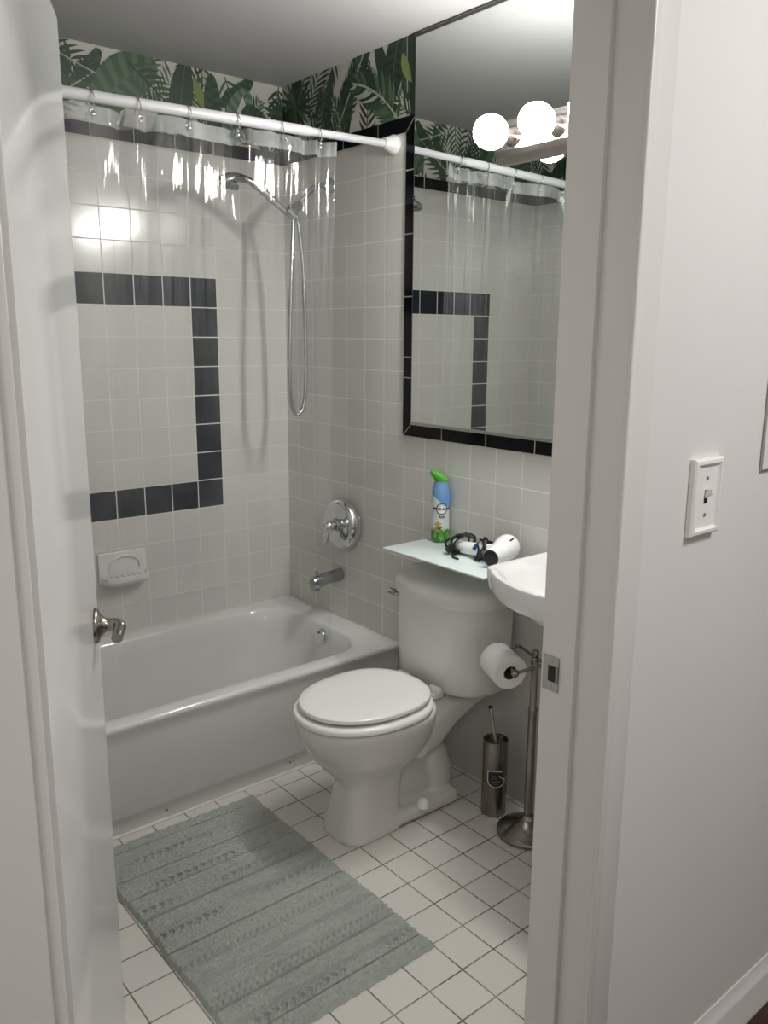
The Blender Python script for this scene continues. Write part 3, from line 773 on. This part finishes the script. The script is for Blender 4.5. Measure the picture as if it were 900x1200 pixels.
for s in (1, -1):
    bm = bmesh.new()
    box(bm, .228, .272, s*.075-.016, s*.075+.016, .384, .402, .004); box(bm, .240, .262, s*.075-.024, s*.075+.024, .398, .420, .007, 3)
    for v in bm.verts: v.co = W(v.co.x, v.co.y, v.co.z)
    link_mesh('seat_hinge', bm, M_seat, to)
for s in (1, -1):
    bm = bmesh.new(); lathe(bm, [(.020, 0), (.020, .012), (.017, .022), (.010, .029), (.001, .031)], Matrix.Translation(W(.305, s*.090, .040)), 20)
    link_mesh('bolt_cap', bm, M_seat, to)

# ------------------------------------------------------------------ glass shelf over the tank
SZ = .805; SX0, SX1, SY0, SY1 = -.240, -.042, -1.362, -.914
gs = empty('glass_shelf', (0, -1.14, SZ-.006)); gl = Vector(gs.location)
tag(gs, 'pale frosted glass shelf on the wall above the toilet tank', 'shelf')
bm = bmesh.new(); vs = box(bm, SX0, SX1, SY0, SY1, SZ-.006, SZ, .0018, 2)
for v in bm.verts: v.co -= gl
link_mesh('glass_panel', bm, M_shelf, gs)
for yy in (-1.02, -1.26):
    bm = bmesh.new(); box(bm, -.09, -.0006, yy-.011, yy+.011, SZ-.018, SZ-.0058, .003);
    for v in bm.verts: v.co -= gl
    link_mesh('bracket', bm, M_chrome, gs)

# ------------------------------------------------------------------ air freshener
AX, AY = -.0345, -.968
def can_mat():
    m, nt, b, o = new_mat('can print'); N = nt.nodes.new; L = nt.links.new
    tc = N('ShaderNodeTexCoord'); sp_ = N('ShaderNodeSeparateXYZ'); L(tc.outputs['Object'], sp_.inputs[0])
    def mth(op, a, bb):
        n = N('ShaderNodeMath'); n.operation = op
        for i, v in enumerate((a, bb)):
            if isinstance(v, (int, float)): n.inputs[i].default_value = v
            else: L(v, n.inputs[i])
        return n.outputs[0]
    def ramp(v, a, c):
        n = N('ShaderNodeMapRange'); n.interpolation_type = 'SMOOTHSTEP'; n.inputs['From Min'].default_value = a; n.inputs['From Max'].default_value = c; L(v, n.inputs['Value']); return n.outputs['Result']
    def mix(f, a, c):
        n = N('ShaderNodeMix'); n.data_type = 'RGBA'; L(f, n.inputs['Factor'])
        for k, v in (('A', a), ('B', c)):
            if isinstance(v, tuple): n.inputs[k].default_value = v
            else: L(v, n.inputs[k])
        return n.outputs['Result']
    Z = sp_.outputs[2]; side = mth('ADD', mth('MULTIPLY', sp_.outputs[0], .64), mth('MULTIPLY', sp_.outputs[1], -.77))   # + towards the viewer's right
    blue = mix(ramp(Z, .13, .21), (.13, .30, .58, 1), (.16, .29, .50, 1))
    nz = N('ShaderNodeTexNoise'); nz.inputs['Scale'].default_value = 45; L(tc.outputs['Object'], nz.inputs['Vector'])
    white = (.62, .66, .68, 1)
    diag = ramp(mth('ADD', Z, mth('MULTIPLY', side, .75)), .138, .141)
    c1 = mix(diag, white, blue)
    grn = mix(ramp(nz.outputs['Fac'], .42, .60), (.035, .16, .030, 1), (.16, .40, .07, 1))
    c2 = mix(ramp(mth('ADD', Z, mth('MULTIPLY', nz.outputs['Fac'], .014)), .040, .062), grn, c1)
    L(c2, b.inputs['Base Color']); b.inputs['Roughness'].default_value = .25; b.inputs['Metallic'].default_value = .15
    return m
af = empty('air_freshener', (AX, AY, SZ))
tag(af, 'blue, white and green air freshener spray can on the glass shelf', 'air freshener')
bm = bmesh.new()
CP = [(.024, .0), (.0262, .002), (.0268, .006), (.0268, .03), (.0262, .075), (.0262, .10), (.0272, .13), (.0276, .15), (.0262, .17), (.0225, .188), (.0195, .20), (.019, .207)]
lathe(bm, [(r_*1.13, h_) for r_, h_ in CP], None, 40)
link_mesh('can', bm, can_mat(), af)
bm = bmesh.new()
M_capg = simple('green cap', (.07, .33, .03, 1), .3)
vd = Vector((-.77, .64, 0))     # the spout side
rs = []
for k, (r, h, dx, tl_) in enumerate((r*1.08, h, dx, t_) for r, h, dx, t_ in ((.0205, .203, 0, 0), (.021, .208, .001, .10), (.0215, .216, .003, .25), (.0205, .224, .006, .42), (.017, .230, .009, .55), (.010, .2335, .010, .6), (.002, .2345, .010, .6))):
    ring_ = []
    for i in range(28):
        a = 2*pi*i/28; p = Vector((r*cos(a), r*sin(a), 0)); f = p.dot(vd)/max(r, 1e-4)
        ring_.append(Vector((p.x, p.y, h+tl_*f*r*.9)) + vd*(dx*1.0 + (.009 if (f > .5 and .210 < h < .232) else 0)))
    rs.append(ring_)
rings(bm, rs)
link_mesh('spray_cap', bm, M_capg, af)
def cyl_wrap(pts2, r):     # (arc, height) -> on the can, centred on the viewer's side
    out = []
    for a, h, d in pts2:
        an = a/r; base = atan2(-.80, -.60); ang = base + an
        out.append(Vector(((r+d)*cos(ang), (r+d)*sin(ang), h)))
    return out
def ring_poly(bm, cx, cz, r0, r1, d, rad=.0298, n=36):
    for i in range(n):
        a, b = 2*pi*i/n, 2*pi*(i+1)/n
        P4 = [(cx+r0*cos(a), cz+r0*sin(a), d), (cx+r1*cos(a), cz+r1*sin(a), d), (cx+r1*cos(b), cz+r1*sin(b), d), (cx+r0*cos(b), cz+r0*sin(b), d)]
        if r0 == 0: P4 = P4[1:3] + [(cx, cz, d)]
        bm.faces.new([bm.verts.new(p) for p in cyl_wrap(P4, rad)])
M_ink = simple('navy ink', (.010, .018, .03, 1), .4)
M_inkgrey = simple('print white', (.72, .75, .77, 1), .35)
M_petal = simple('print ochre', (.42, .27, .05, 1), .4); M_leafp = simple('print leaf', (.06, .24, .025, 1), .4); M_leafd = simple('print dark leaf', (.03, .07, .015, 1), .4)
bm = bmesh.new(); ring_poly(bm, 0, .115, 0, .0180, .0007, 0.0299)
em = link_mesh('emblem_disc', bm, M_inkgrey, af, recalc=False)
bm = bmesh.new(); ring_poly(bm, 0, .115, .0158, .0190, .0010, 0.0299)
for s in (1, -1):
    for k in range(5):
        a0, a1 = s*(.0185+k*.003), s*(.0185+(k+1)*.003)
        bm.faces.new([bm.verts.new(p) for p in cyl_wrap([(a0, .1115, .001), (a1, .1115, .001), (a1, .1185, .001), (a0, .1185, .001)], 0.0299)])
link_mesh('emblem_ring', bm, M_ink, em, recalc=False)
def wrap_text(name, body, size, h, mat, parent, d, flip=False, xs=1, shear=0):
    cu = bpy.data.curves.new('txt', 'FONT'); cu.body = body; cu.size = size; cu.align_x = 'CENTER'; cu.align_y = 'CENTER'; cu.shear = shear; cu.offset = size*.028
    ob = bpy.data.objects.new('txt', cu); COL.objects.link(ob)
    dg = bpy.context.evaluated_depsgraph_get(); me = bpy.data.meshes.new_from_object(ob.evaluated_get(dg))
    b2 = bmesh.new(); b2.from_mesh(me); bpy.data.objects.remove(ob)
    bmesh.ops.subdivide_edges(b2, edges=[e for e in b2.edges if e.calc_length() > .004], cuts=2)
    for v in b2.verts: v.co = cyl_wrap([(v.co.x*xs, h+v.co.y, d)], 0.0299)[0]
    link_mesh(name, b2, mat, parent, smooth=False, recalc=False)
wrap_text('brand_lettering', 'febreze', .0100, .115, M_ink, em, .0013, shear=.15)
wrap_text('word_lettering', 'AIR', .0100, .087, M_ink, af, .0009, xs=1.4)
random.seed(4)
bm = bmesh.new()       # printed flowers and leaves
def petal(cx, cz, an, L, w, d, mi):
    pts = [(cx, cz, d)] + [(cx+L*t*cos(an)-w*k*sin(an), cz+L*t*sin(an)+w*k*cos(an), d) for t, k in ((.3, .8), (.6, 1), (.9, .6), (1, 0))] + [(cx+L*t*cos(an)+w*k*sin(an), cz+L*t*sin(an)-w*k*cos(an), d) for t, k in ((.9, .6), (.6, 1), (.3, .8))]
    f = bm.faces.new([bm.verts.new(p) for p in cyl_wrap(pts, .0303)]); f.material_index = mi
for cx, cz, n, L, mi in ((-.012, .062, 5, .012, 0), (-.007, .052, 4, .010, 2), (-.014, .046, 5, .011, 0)):
    for k in range(n): petal(cx, cz, k*2*pi/n+.4, L, L*.33, .0008+k*.00005, mi)
for cx, cz, an, L in ((-.006, .040, -1.2, .022), (.004, .034, .5, .020), (.010, .040, .2, .018), (-.002, .030, 1.3, .016), (-.016, .030, 1.8, .018), (.012, .026, -.4, .014)): petal(cx, cz, an, L, L*.28, .0012, 1)
link_mesh('printed_flowers', bm, [M_petal, M_leafp, M_leafd], af, smooth=False, recalc=False)

# ------------------------------------------------------------------ hair dryer
hd_ = empty('hair_dryer', (-.09, -1.28, SZ)); dl = Vector(hd_.location)
tag(hd_, 'white hair dryer lying on the glass shelf with its black cord wrapped round', 'hair dryer')
q0 = Vector((-.158, -1.312, SZ+.0345)); q1 = Vector((-.030, -1.274, SZ+.046)); ax = (q1-q0).normalized(); LN = (q1-q0).length
bm = bmesh.new()
lathe(bm, [(.024, .004), (.0255, 0), (.0275, .004), (.030, .03), (.034, .07), (.0385, .095), (.040, .112), (.037, .124), (.028, .132), (.012, .136), (.001, .137)], axis_m(q0-dl, ax), 36)
link_mesh('dryer_body', bm, M_dryer, hd_)
bm = bmesh.new(); lathe(bm, [(.0245, -.0010), (.0245, .002), (.0225, .001), (.001, .0005)], axis_m(q0-dl, ax), 28); link_mesh('air_outlet', bm, M_blackplastic, hd_)
bm = bmesh.new()
c = q0 + ax*.098; upn = (Vector((0, 0, 1)) - ax*ax.z).normalized(); sdn = ax.cross(upn)
pc = c + (upn*.80 - sdn*-.55).normalized()*.0385
tube(bm, [pc-ax*.012-dl, pc+ax*.010-dl], .0028, 8); link_mesh('vent_slot', bm, M_blackplastic, hd_)
bm = bmesh.new()
hpts = spline([q0+ax*.075+Vector((0, .01, -.006)), Vector((-.092, -1.235, SZ+.030)), Vector((-.094, -1.17, SZ+.024)), Vector((-.094, -1.115, SZ+.022)), Vector((-.094, -1.098, SZ+.021))], 8)
tube(bm, [p-dl for p in hpts], [.023-.00015*i for i in range(len(hpts)-3)] + [.016, .012, .006], 20)
hn = link_mesh('handle', bm, M_dryer, hd_)
bm = bmesh.new(); box(bm, -.006, .006, -.010, .010, -.003, .003, .002); xform(bm.verts, axis_m(Vector((-.113, -1.205, SZ+.040))-dl, (-.75, 0, .66))); link_mesh('switch_button', bm, M_blue, hn)
# the cord, wound in loops round the handle
random.seed(12)
bm = bmesh.new(); cp = []
for k in range(78):
    a = k/13*2*pi
    yy = -1.235 + (.055 if (k//13) >= 3 else 0)*1.25 + .012*sin(k*.9) + (k/78)*.050
    R = .034 + .006*sin(k*1.7)
    zz = SZ+.030+R*sin(a)*.95
    cp.append(Vector((-.094+R*cos(a), yy+.014*cos(a+.6*(k//13)), max(zz, SZ+.005))))
cp = [p-dl for p in cp] + [Vector((-.145, -1.14, SZ+.004))-dl, Vector((-.16, -1.18, SZ+.004))-dl]
tube(bm, spline(cp, 4), .0036, 8)
link_mesh('cord', bm, M_blackplastic, hd_)
bm = bmesh.new(); box(bm, -.012, .012, -.017, .017, -.009, .009, .004, 2); xform(bm.verts, axis_m(Vector((-.130, -1.115, SZ+.022))-dl, (-.5, .4, .7))); link_mesh('plug', bm, M_blackplastic, hd_)

# ------------------------------------------------------------------ sink
KZ = .850
sk = empty('sink', (0, -1.63, KZ-.14)); kl = Vector(sk.location)
tag(sk, 'white wall-hung sink half hidden behind the door jamb', 'sink')
def sinkr(d, z, ys=-1.388, ye=-1.872, xb=-.002, bow=.085, xf=-.272, back=None):
    """outline walked from the wall's near end round the bowed front"""
    out = []; n = 40; r = .03
    ys, ye, xf = ys-d, ye+d, xf+d; xb = xb if back is None else back
    for i in range(10): out.append((xb+(xf+r-xb)*i/10, ys))
    for i in range(1, 7): a = pi/2+pi/2*i/6; out.append((xf+r+r*cos(a), ys-r+r*sin(a)))
    m = ys-r; k = ye+r
    for i in range(1, n): t = i/n; out.append((xf-bow*sin(pi*t)**.8, m+(k-m)*t))
    for i in range(0, 7): a = pi+pi/2*i/6; out.append((xf+r+r*cos(a), ye+r+r*sin(a)))
    for i in range(1, 11): out.append((xf+r+(xb-xf-r)*i/10, ye))
    return [Vector((x, y, z))-kl for x, y in out]
def oval(f, z, n):
    pts = sinkr(0, z); cx, cy = Vector((-.185, -1.63, 0))-kl, 0
    out = []
    for p in pts:
        c = Vector((-.205, -1.63, z))-kl; q = p-c; q.z = 0
        l = q.length; e_ = 1/sqrt((q.x/.135)**2+(q.y/.200)**2)*l if l > 0 else 0
        out.append(c + q.normalized()*(e_*f))
    return out
def ov2(f, z): return [p+Vector((.095, -.075, 0)) for p in oval(f, z, 0)]
bm = bmesh.new()
rings(bm, [ov2(.25, KZ-.150), ov2(.42, KZ-.135), ov2(.55, KZ-.100), ov2(.70, KZ-.074), sinkr(.022, KZ-.070), sinkr(.010, KZ-.066), sinkr(.004, KZ-.054), sinkr(.001, KZ-.030), sinkr(0, KZ-.006), sinkr(.002, KZ-.001), sinkr(.007, KZ), sinkr(.014, KZ-.001, bow=.083), oval(1.0, KZ-.004, 0), oval(.93, KZ-.016, 0), oval(.82, KZ-.06, 0), oval(.6, KZ-.105, 0), oval(.25, KZ-.125, 0)])
link_mesh('basin', bm, M_sink, sk)
bm = bmesh.new(); lathe(bm, [(.022, 0), (.022, .003), (.016, .004), (.012, .001)], Matrix.Translation(Vector((-.205, -1.63, KZ-.125))-kl), 20); link_mesh('drain', bm, M_chrome, sk)
bm = bmesh.new()
lathe(bm, [(.026, 0), (.026, .01), (.018, .02), (.016, .075), (.010, .085)], Matrix.Translation(Vector((-.040, -1.63, KZ-.001))-kl), 20)
tube(bm, spline([Vector((-.04, -1.63, KZ+.05))-kl, Vector((-.08, -1.63, KZ+.075))-kl, Vector((-.13, -1.63, KZ+.068))-kl, Vector((-.140, -1.63, KZ+.05))-kl], 6), .009, 12)
link_mesh('faucet', bm, M_chrome, sk)

# ------------------------------------------------------------------ mirror and vanity light
mi = empty('mirror', (0, -1.37, 1.182)); ml = Vector(mi.location)
tag(mi, 'tall wall mirror framed by black tile above the sink', 'mirror')
bm = bmesh.new(); box(bm, -.0095, -.0055, -1.96, -.7845, 1.184, 2.388)
for v in bm.verts: v.co -= ml
link_mesh('mirror_glass', bm, M_mirror, mi, smooth=False)
bm = bmesh.new(); box(bm, -.014, -.0052, -1.96, -.7835, 1.176, 1.186, .001)
for v in bm.verts: v.co -= ml
link_mesh('bottom_channel', bm, simple('channel aluminium', (.50, .50, .48, 1), .3, 1), mi, smooth=False)
bm = bmesh.new(); box(bm, -.012, -.0008, -1.96, -.7825, 2.388, 2.396, .001); box(bm, -.0102, -.0052, -.7845, -.7828, 1.186, 2.388)
for v in bm.verts: v.co -= ml
link_mesh('edge_trim', bm, simple('dark edge', (.03, .03, .03, 1), .4), mi, smooth=False)
bm = bmesh.new(); box(bm, -.013, -.0052, -.796, -.7815, 1.905, 1.918, .002)
for v in bm.verts: v.co -= ml
link_mesh('clip', bm, simple('mirror clip', (.05, .05, .05, 1), .3), mi, smooth=False)

vy = [-1.237, -1.397, -1.557, -1.717]; VZ = 2.016
vl = empty('vanity_light', (-.01, -1.477, VZ)); vll = Vector(vl.location)
tag(vl, 'chrome vanity light bar with round lit bulbs on the mirror', 'vanity light')
bm = bmesh.new()
pf = [(0, -.062), (.012, -.062), (.030, -.046), (.036, -.030), (.038, 0), (.036, .030), (.030, .040), (.012, .055), (0, .055)]
rings(bm, [[Vector((-.010-d, y, VZ+h))-vll for d, h in pf] for y in (-1.785, -1.169)])
link_mesh('light_bar', bm, M_barchrome, vl, smooth=False)
for y in vy:
    bm = bmesh.new(); lathe(bm, [(.026, .034), (.0265, .040), (.022, .044), (.020, .075), (.0175, .078)], axis_m(Vector((-.008, y, VZ))-vll, (-1, 0, 0)), 24)
    sk_ = link_mesh('bulb_socket', bm, M_barchrome, vl)
    bm = bmesh.new()
    lathe(bm, [(.014, .075), (.016, .080), (.026, .086), (.037, .097), (.0435, .112), (.0455, .126), (.043, .143), (.036, .158), (.024, .168), (.010, .172), (.001, .1725)], axis_m(Vector((-.008, y, VZ))-vll, (-1, 0, 0)), 28)
    link_mesh('light_bulb', bm, M_bulb, sk_)

# ------------------------------------------------------------------ toilet brush
BX, BY = -.106, -1.312
tbm = empty('toilet_brush', (BX, BY, 0)); tag(tbm, 'brushed steel toilet brush canister with a black sticker on the floor beside the toilet', 'toilet brush')
bm = bmesh.new(); lathe(bm, [(.0375, .001), (.039, .003), (.039, .246), (.0395, .249), (.0385, .250), (.0365, .249), (.036, .20)], None, 40, cap1=False); link_mesh('canister', bm, M_nickel, tbm)
bm = bmesh.new(); lathe(bm, [(.036, .235), (.036, .240), (.010, .243), (.007, .246)], None, 32); link_mesh('inner_lid', bm, M_nickel, tbm)
bm = bmesh.new(); tube(bm, [(-.004, -.004, .232), (-.002, .006, .27), (.002, .028, .342)], [.0055, .006, .006], 14); hnd = link_mesh('handle', bm, M_steel, tbm)
bm = bmesh.new(); tube(bm, [(.002, .028, .340), (.0023, .0295, .348)], .0064, 12); link_mesh('handle_tip', bm, M_dark, hnd)
def onc(a, h, d=.0004, r=.0392):
    base = atan2(-.78, -.62); return Vector(((r+d)*cos(base+a/r), (r+d)*sin(base+a/r), h))
def patch(bm, outline, d, n=1):
    cx = sum(p[0] for p in outline)/len(outline); cz = sum(p[1] for p in outline)/len(outline)
    cv = bm.verts.new(onc(cx, cz, d)); mids = [bm.verts.new(onc((p[0]+cx)/2, (p[1]+cz)/2, d)) for p in outline]; outs = [bm.verts.new(onc(p[0], p[1], d)) for p in outline]
    for i in range(len(outline)):
        j = (i+1) % len(outline); bm.faces.new((cv, mids[i], mids[j])); bm.faces.new((mids[i], outs[i], outs[j], mids[j]))
zo_ = [(191, 400), (190, 340), (190, 290), (205, 255), (250, 242), (300, 240), (345, 239), (390, 239), (430, 240), (470, 247), (500, 258), (492, 300), (445, 335), (455, 365), (485, 395), (515, 450), (580, 450), (592, 520), (565, 580), (500, 630), (400, 662), (300, 648), (222, 590), (192, 500)]
lab_ol = [((x-390)*.000145, .133-(y-450)*.000139) for x, y in zo_][::-1]
cxl, czl = -.004, .130
bm = bmesh.new(); patch(bm, lab_ol, .0012); stk = link_mesh('sticker', bm, simple('sticker border', (.60, .60, .58, 1), .5), tbm, smooth=False)
bm = bmesh.new(); patch(bm, [(cxl+(x-cxl)*.86, czl+(z-czl)*.87) for x, z in lab_ol], .0022); link_mesh('sticker_face', bm, simple('sticker black', (.010, .010, .013, 1), .4), stk, smooth=False)
bm = bmesh.new(); random.seed(2)
for z, a0, a1 in ((.139, -.012, -.004), (.131, -.012, .000), (.120, -.014, .009), (.1115, -.010, .005)):   # the worn lines of print
    a = a0
    while a < a1:
        w_ = random.uniform(.0015, .003); hh = .0022 if z in (.131, .120) else .0009
        bm.faces.new([bm.verts.new(onc(p, q, .0027)) for p, q in ((a, z+.006-hh), (a+w_, z+.006-hh*random.uniform(.4, 1)), (a+w_, z+.006+hh), (a, z+.006+hh*random.uniform(.4, 1)))]); a += w_+.0012
link_mesh('sticker_print', bm, simple('sticker ink', (.16, .16, .17, 1), .5), stk, smooth=False)

# ------------------------------------------------------------------ toilet paper stand and roll
PX, PY = -.112, -1.457
ts = empty('toilet_paper_stand', (PX, PY, 0)); tsl = Vector(ts.location)
tag(ts, 'brushed nickel freestanding toilet paper stand with round weighted base', 'toilet paper stand')
bm = bmesh.new(); lathe(bm, [(.088, .001), (.092, .004), (.092, .011), (.088, .015), (.080, .018), (.066, .028), (.045, .040), (.026, .048), (.017, .055), (.014, .062)], None, 56); link_mesh('base', bm, M_nickel, ts)
bm = bmesh.new(); lathe(bm, [(.0125, .05), (.0125, .395), (.0135, .40), (.0135, .408), (.0105, .412), (.0105, .545)], None, 24); link_mesh('pole', bm, M_nickel, ts)
bm = bmesh.new(); lathe(bm, [(.011, .543), (.0125, .547), (.0125, .556), (.009, .560), (.007, .566), (.010, .570), (.012, .577), (.010, .585), (.004, .589)], None, 22); link_mesh('finial', bm, M_nickel, ts)
HZ = .564
E1 = Vector((-.163, -1.330, HZ)); E2 = Vector((-.222, -1.478, HZ-.012)); A1 = Vector((-.078, -1.368, HZ)); A2 = Vector((-.126, -1.506, HZ))
bm = bmesh.new()
tube(bm, spline([E1, E1+(A1-E1)*.5, A1+Vector((-.018, .004, 0)), A1, Vector((PX, PY, HZ)), A2, A2+(E2-A2)*.25, E2+(A2-E2)*.2, E2], 7), .0048, 10)
for v in bm.verts: v.co -= tsl
link_mesh('roll_yoke', bm, M_nickel, ts)
for E in (E1, E2):
    bm = bmesh.new(); sphere(bm, E-tsl, .0115, 16, 10); link_mesh('yoke_ball', bm, M_nickel, ts)
d = (E2-E1).normalized()
bm = bmesh.new(); tube(bm, [E1-tsl, E2-tsl], .005, 12); link_mesh('roller', bm, M_nickel, ts)
rc = (E1+E2)/2 + Vector((0, 0, -.011)); rc = rc + d*.003 + Vector((0, 0, -.0015))
tp = empty('toilet_paper_roll', rc); tag(tp, 'white toilet paper roll on the nickel stand in front of the toilet tank', 'toilet paper')
Mr = axis_m((0, 0, 0), d)
bm = bmesh.new(); prof = [(.0205, -.049), (.0495, -.049), (.051, -.047), (.051, .047), (.0495, .049), (.0205, .049)]
lathe(bm, prof + [prof[0]], Mr, 44, False, False); bmesh.ops.remove_doubles(bm, verts=bm.verts, dist=1e-6)
link_mesh('paper', bm, M_paper, tp)
bm = bmesh.new(); prof = [(.0205, -.0485), (.0205, .0485), (.0185, .0485), (.0185, -.0485), (.0205, -.0485)]
lathe(bm, prof, Mr, 30, False, False); bmesh.ops.remove_doubles(bm, verts=bm.verts, dist=1e-6); link_mesh('core', bm, M_card, tp)

# ------------------------------------------------------------------ bath rug
random.seed(21)
RX0, RX1, RY0, RY1 = -1.188, -.656, -1.632, -.750
bm = bmesh.new(); nx, ny = 210, 350
bands = []; y = 0
kinds = ['plain', 'groove', 'plain', 'ladder', 'plain', 'groove', 'plain', 'ladder', 'groove', 'plain', 'ladder', 'thin', 'groove', 'plain', 'thin', 'ladder', 'plain', 'groove', 'plain', 'rope', 'groove', 'plain', 'thin', 'plain', 'rope', 'rope', 'groove', 'plain', 'thin', 'ladder', 'groove', 'plain']
wd = {'plain': .040, 'groove': .006, 'ladder': .028, 'thin': .012, 'rope': .018}
tot = sum(wd[k] for k in kinds); acc = 0
for k in kinds: bands.append((acc/tot, (acc+wd[k])/tot, k)); acc += wd[k]
def rug_h(s, t):       # s across 0..1, t from the tub end 0..1
    for a, b, k in bands:
        if a <= t <= b:
            f = (t-a)/(b-a)
            if k == 'plain': return .0090 + .0012*sin(f*pi*6) + random.uniform(-.0015, .0015)
            if k == 'groove': return .0012 + random.uniform(-.0004, .0004)
            if k == 'thin': return .0090 + .0020*sin(f*pi*4+s*330) + random.uniform(-.0006, .0006)
            if k == 'rope': return .0060 + .0075*sin(f*pi)*abs(sin(s*60*pi/2 + (f > .5)*.8)) + random.uniform(-.0006, .0006)
            return .0075 + .0055*(sin(s*46*pi + 1.2*sin(f*9)) > .1)*sin(f*pi)*(.35+.65*(sin(s*9+a*40) > -.5)) + random.uniform(-.0013, .0013)
    return .008
V = []
for j in range(ny+1):
    row = []; t = j/ny
    wl = .002*sin(t*19)+.0012*sin(t*61+1)+random.uniform(-.0008, .0008); wr = .002*sin(t*17+2)+.0012*sin(t*53)+random.uniform(-.0008, .0008)
    for i in range(nx+1):
        s = i/nx
        edge = min(1, min(s, 1-s)*nx/3, min(t, 1-t)*ny/3)
        xx = RX0+wl+(RX1+wr-RX0-wl)*s; yy = RY1-.012*s + (RY0-RY1+.010*s)*t + .0015*sin(s*90)*(t > .99 or t < .01)
        row.append(bm.verts.new((xx, yy, .001 + (rug_h(s, t)-.001)*edge*1.45)))
    V.append(row)
for j in range(ny):
    for i in range(nx): bm.faces.new((V[j][i], V[j+1][i], V[j+1][i+1], V[j][i+1]))
rugm = simple('grey green chenille', (.40, .425, .39, 1), .95, spec=.1, bump=(420, .6, .002, 3), var=.06)
rg_ = link_mesh('bath_rug', bm, rugm, recalc=False, loc=(-.92, -1.19, 0)); tag(rg_, 'grey-green ribbed cotton bath rug on the white floor tiles', 'rug')

# ------------------------------------------------------------------ hall light switch and panel
PXs, PZs = -.6545, 1.222
sw = empty('light_switch', (PXs, YH, PZs)); tag(sw, 'white toggle light switch with a framed plate beside the doorway', 'light switch')
bm = bmesh.new()
w2, h2 = .0425, .0625
rs = []
for d_, o_ in ((0, -.0005), (0, -.009), (.003, -.012), (.008, -.0125), (.0105, -.009), (.012, -.0075)):
    rs.append([Vector((sx*(w2-d_), o_, sz*(h2-d_))) for sx, sz in ((-1, -1), (1, -1), (1, 1), (-1, 1))])
rings(bm, rs); link_mesh('cover_plate', bm, M_white, sw, smooth=False)
bm = bmesh.new(); box(bm, -.0045, .0045, -.0082, -.0060, -.011, .011); link_mesh('toggle_slot', bm, M_dark, sw, smooth=False)
bm = bmesh.new(); rings(bm, [[Vector((sx*.0038, o_, zc+sz*hh)) for sx, sz in ((-1, -1), (1, -1), (1, 1), (-1, 1))] for o_, zc, hh in ((-.006, .002, .0065), (-.014, .0075, .005), (-.019, .010, .0038))]); link_mesh('toggle', bm, M_white, sw, smooth=False)
for s in (1, -1):
    bm = bmesh.new(); lathe(bm, [(.0032, .0065), (.0030, .0088), (.001, .0092)], axis_m((0, 0, s*.030), (0, -1, 0)), 12); link_mesh('screw', bm, M_steel, sw)
wp = empty('access_panel', (-.29, YH, 1.5)); tag(wp, 'white access panel on the hall wall right of the light switch', 'wall panel')
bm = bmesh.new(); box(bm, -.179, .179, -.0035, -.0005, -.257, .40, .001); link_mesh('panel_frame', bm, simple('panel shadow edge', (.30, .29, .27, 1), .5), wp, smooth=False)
bm = bmesh.new(); box(bm, -.176, .176, -.006, -.003, -.254, .395, .0015); link_mesh('panel_cover', bm, M_hallpaint, wp, smooth=False)

# ------------------------------------------------------------------ light
for lx, ly, en, cl in ((-.50, -3.10, 11.5, (1, .975, .95)), (-2.45, -3.45, 6.5, (1, .945, .89))):  # the warmer left one is an unseen fill added to lighten the left casing
    ld = bpy.data.lights.new('hall_lamp_and_fill', 'AREA'); ld.shape = 'DISK'; ld.size = .30; ld.energy = en; ld.color = cl
    lo_ = bpy.data.objects.new('hall_lamp_and_fill', ld); lo_.location = (lx, ly, 2.44); COL.objects.link(lo_)
w = bpy.data.worlds.new('world'); S.world = w; w.use_nodes = True
w.node_tree.nodes['Background'].inputs[0].default_value = (.5, .52, .55, 1); w.node_tree.nodes['Background'].inputs[1].default_value = .05

S.view_settings.view_transform = 'Standard'; S.view_settings.look = 'None'; S.view_settings.gamma = 1; S.view_settings.use_curve_mapping = False
S.view_settings.exposure = .87
cy = S.cycles
cy.max_bounces = 14; cy.diffuse_bounces = 6; cy.glossy_bounces = 8; cy.transparent_max_bounces = 24; cy.transmission_bounces = 8
cy.use_denoising = True; cy.sample_clamp_indirect = 4; cy.caustics_reflective = False; cy.caustics_refractive = False
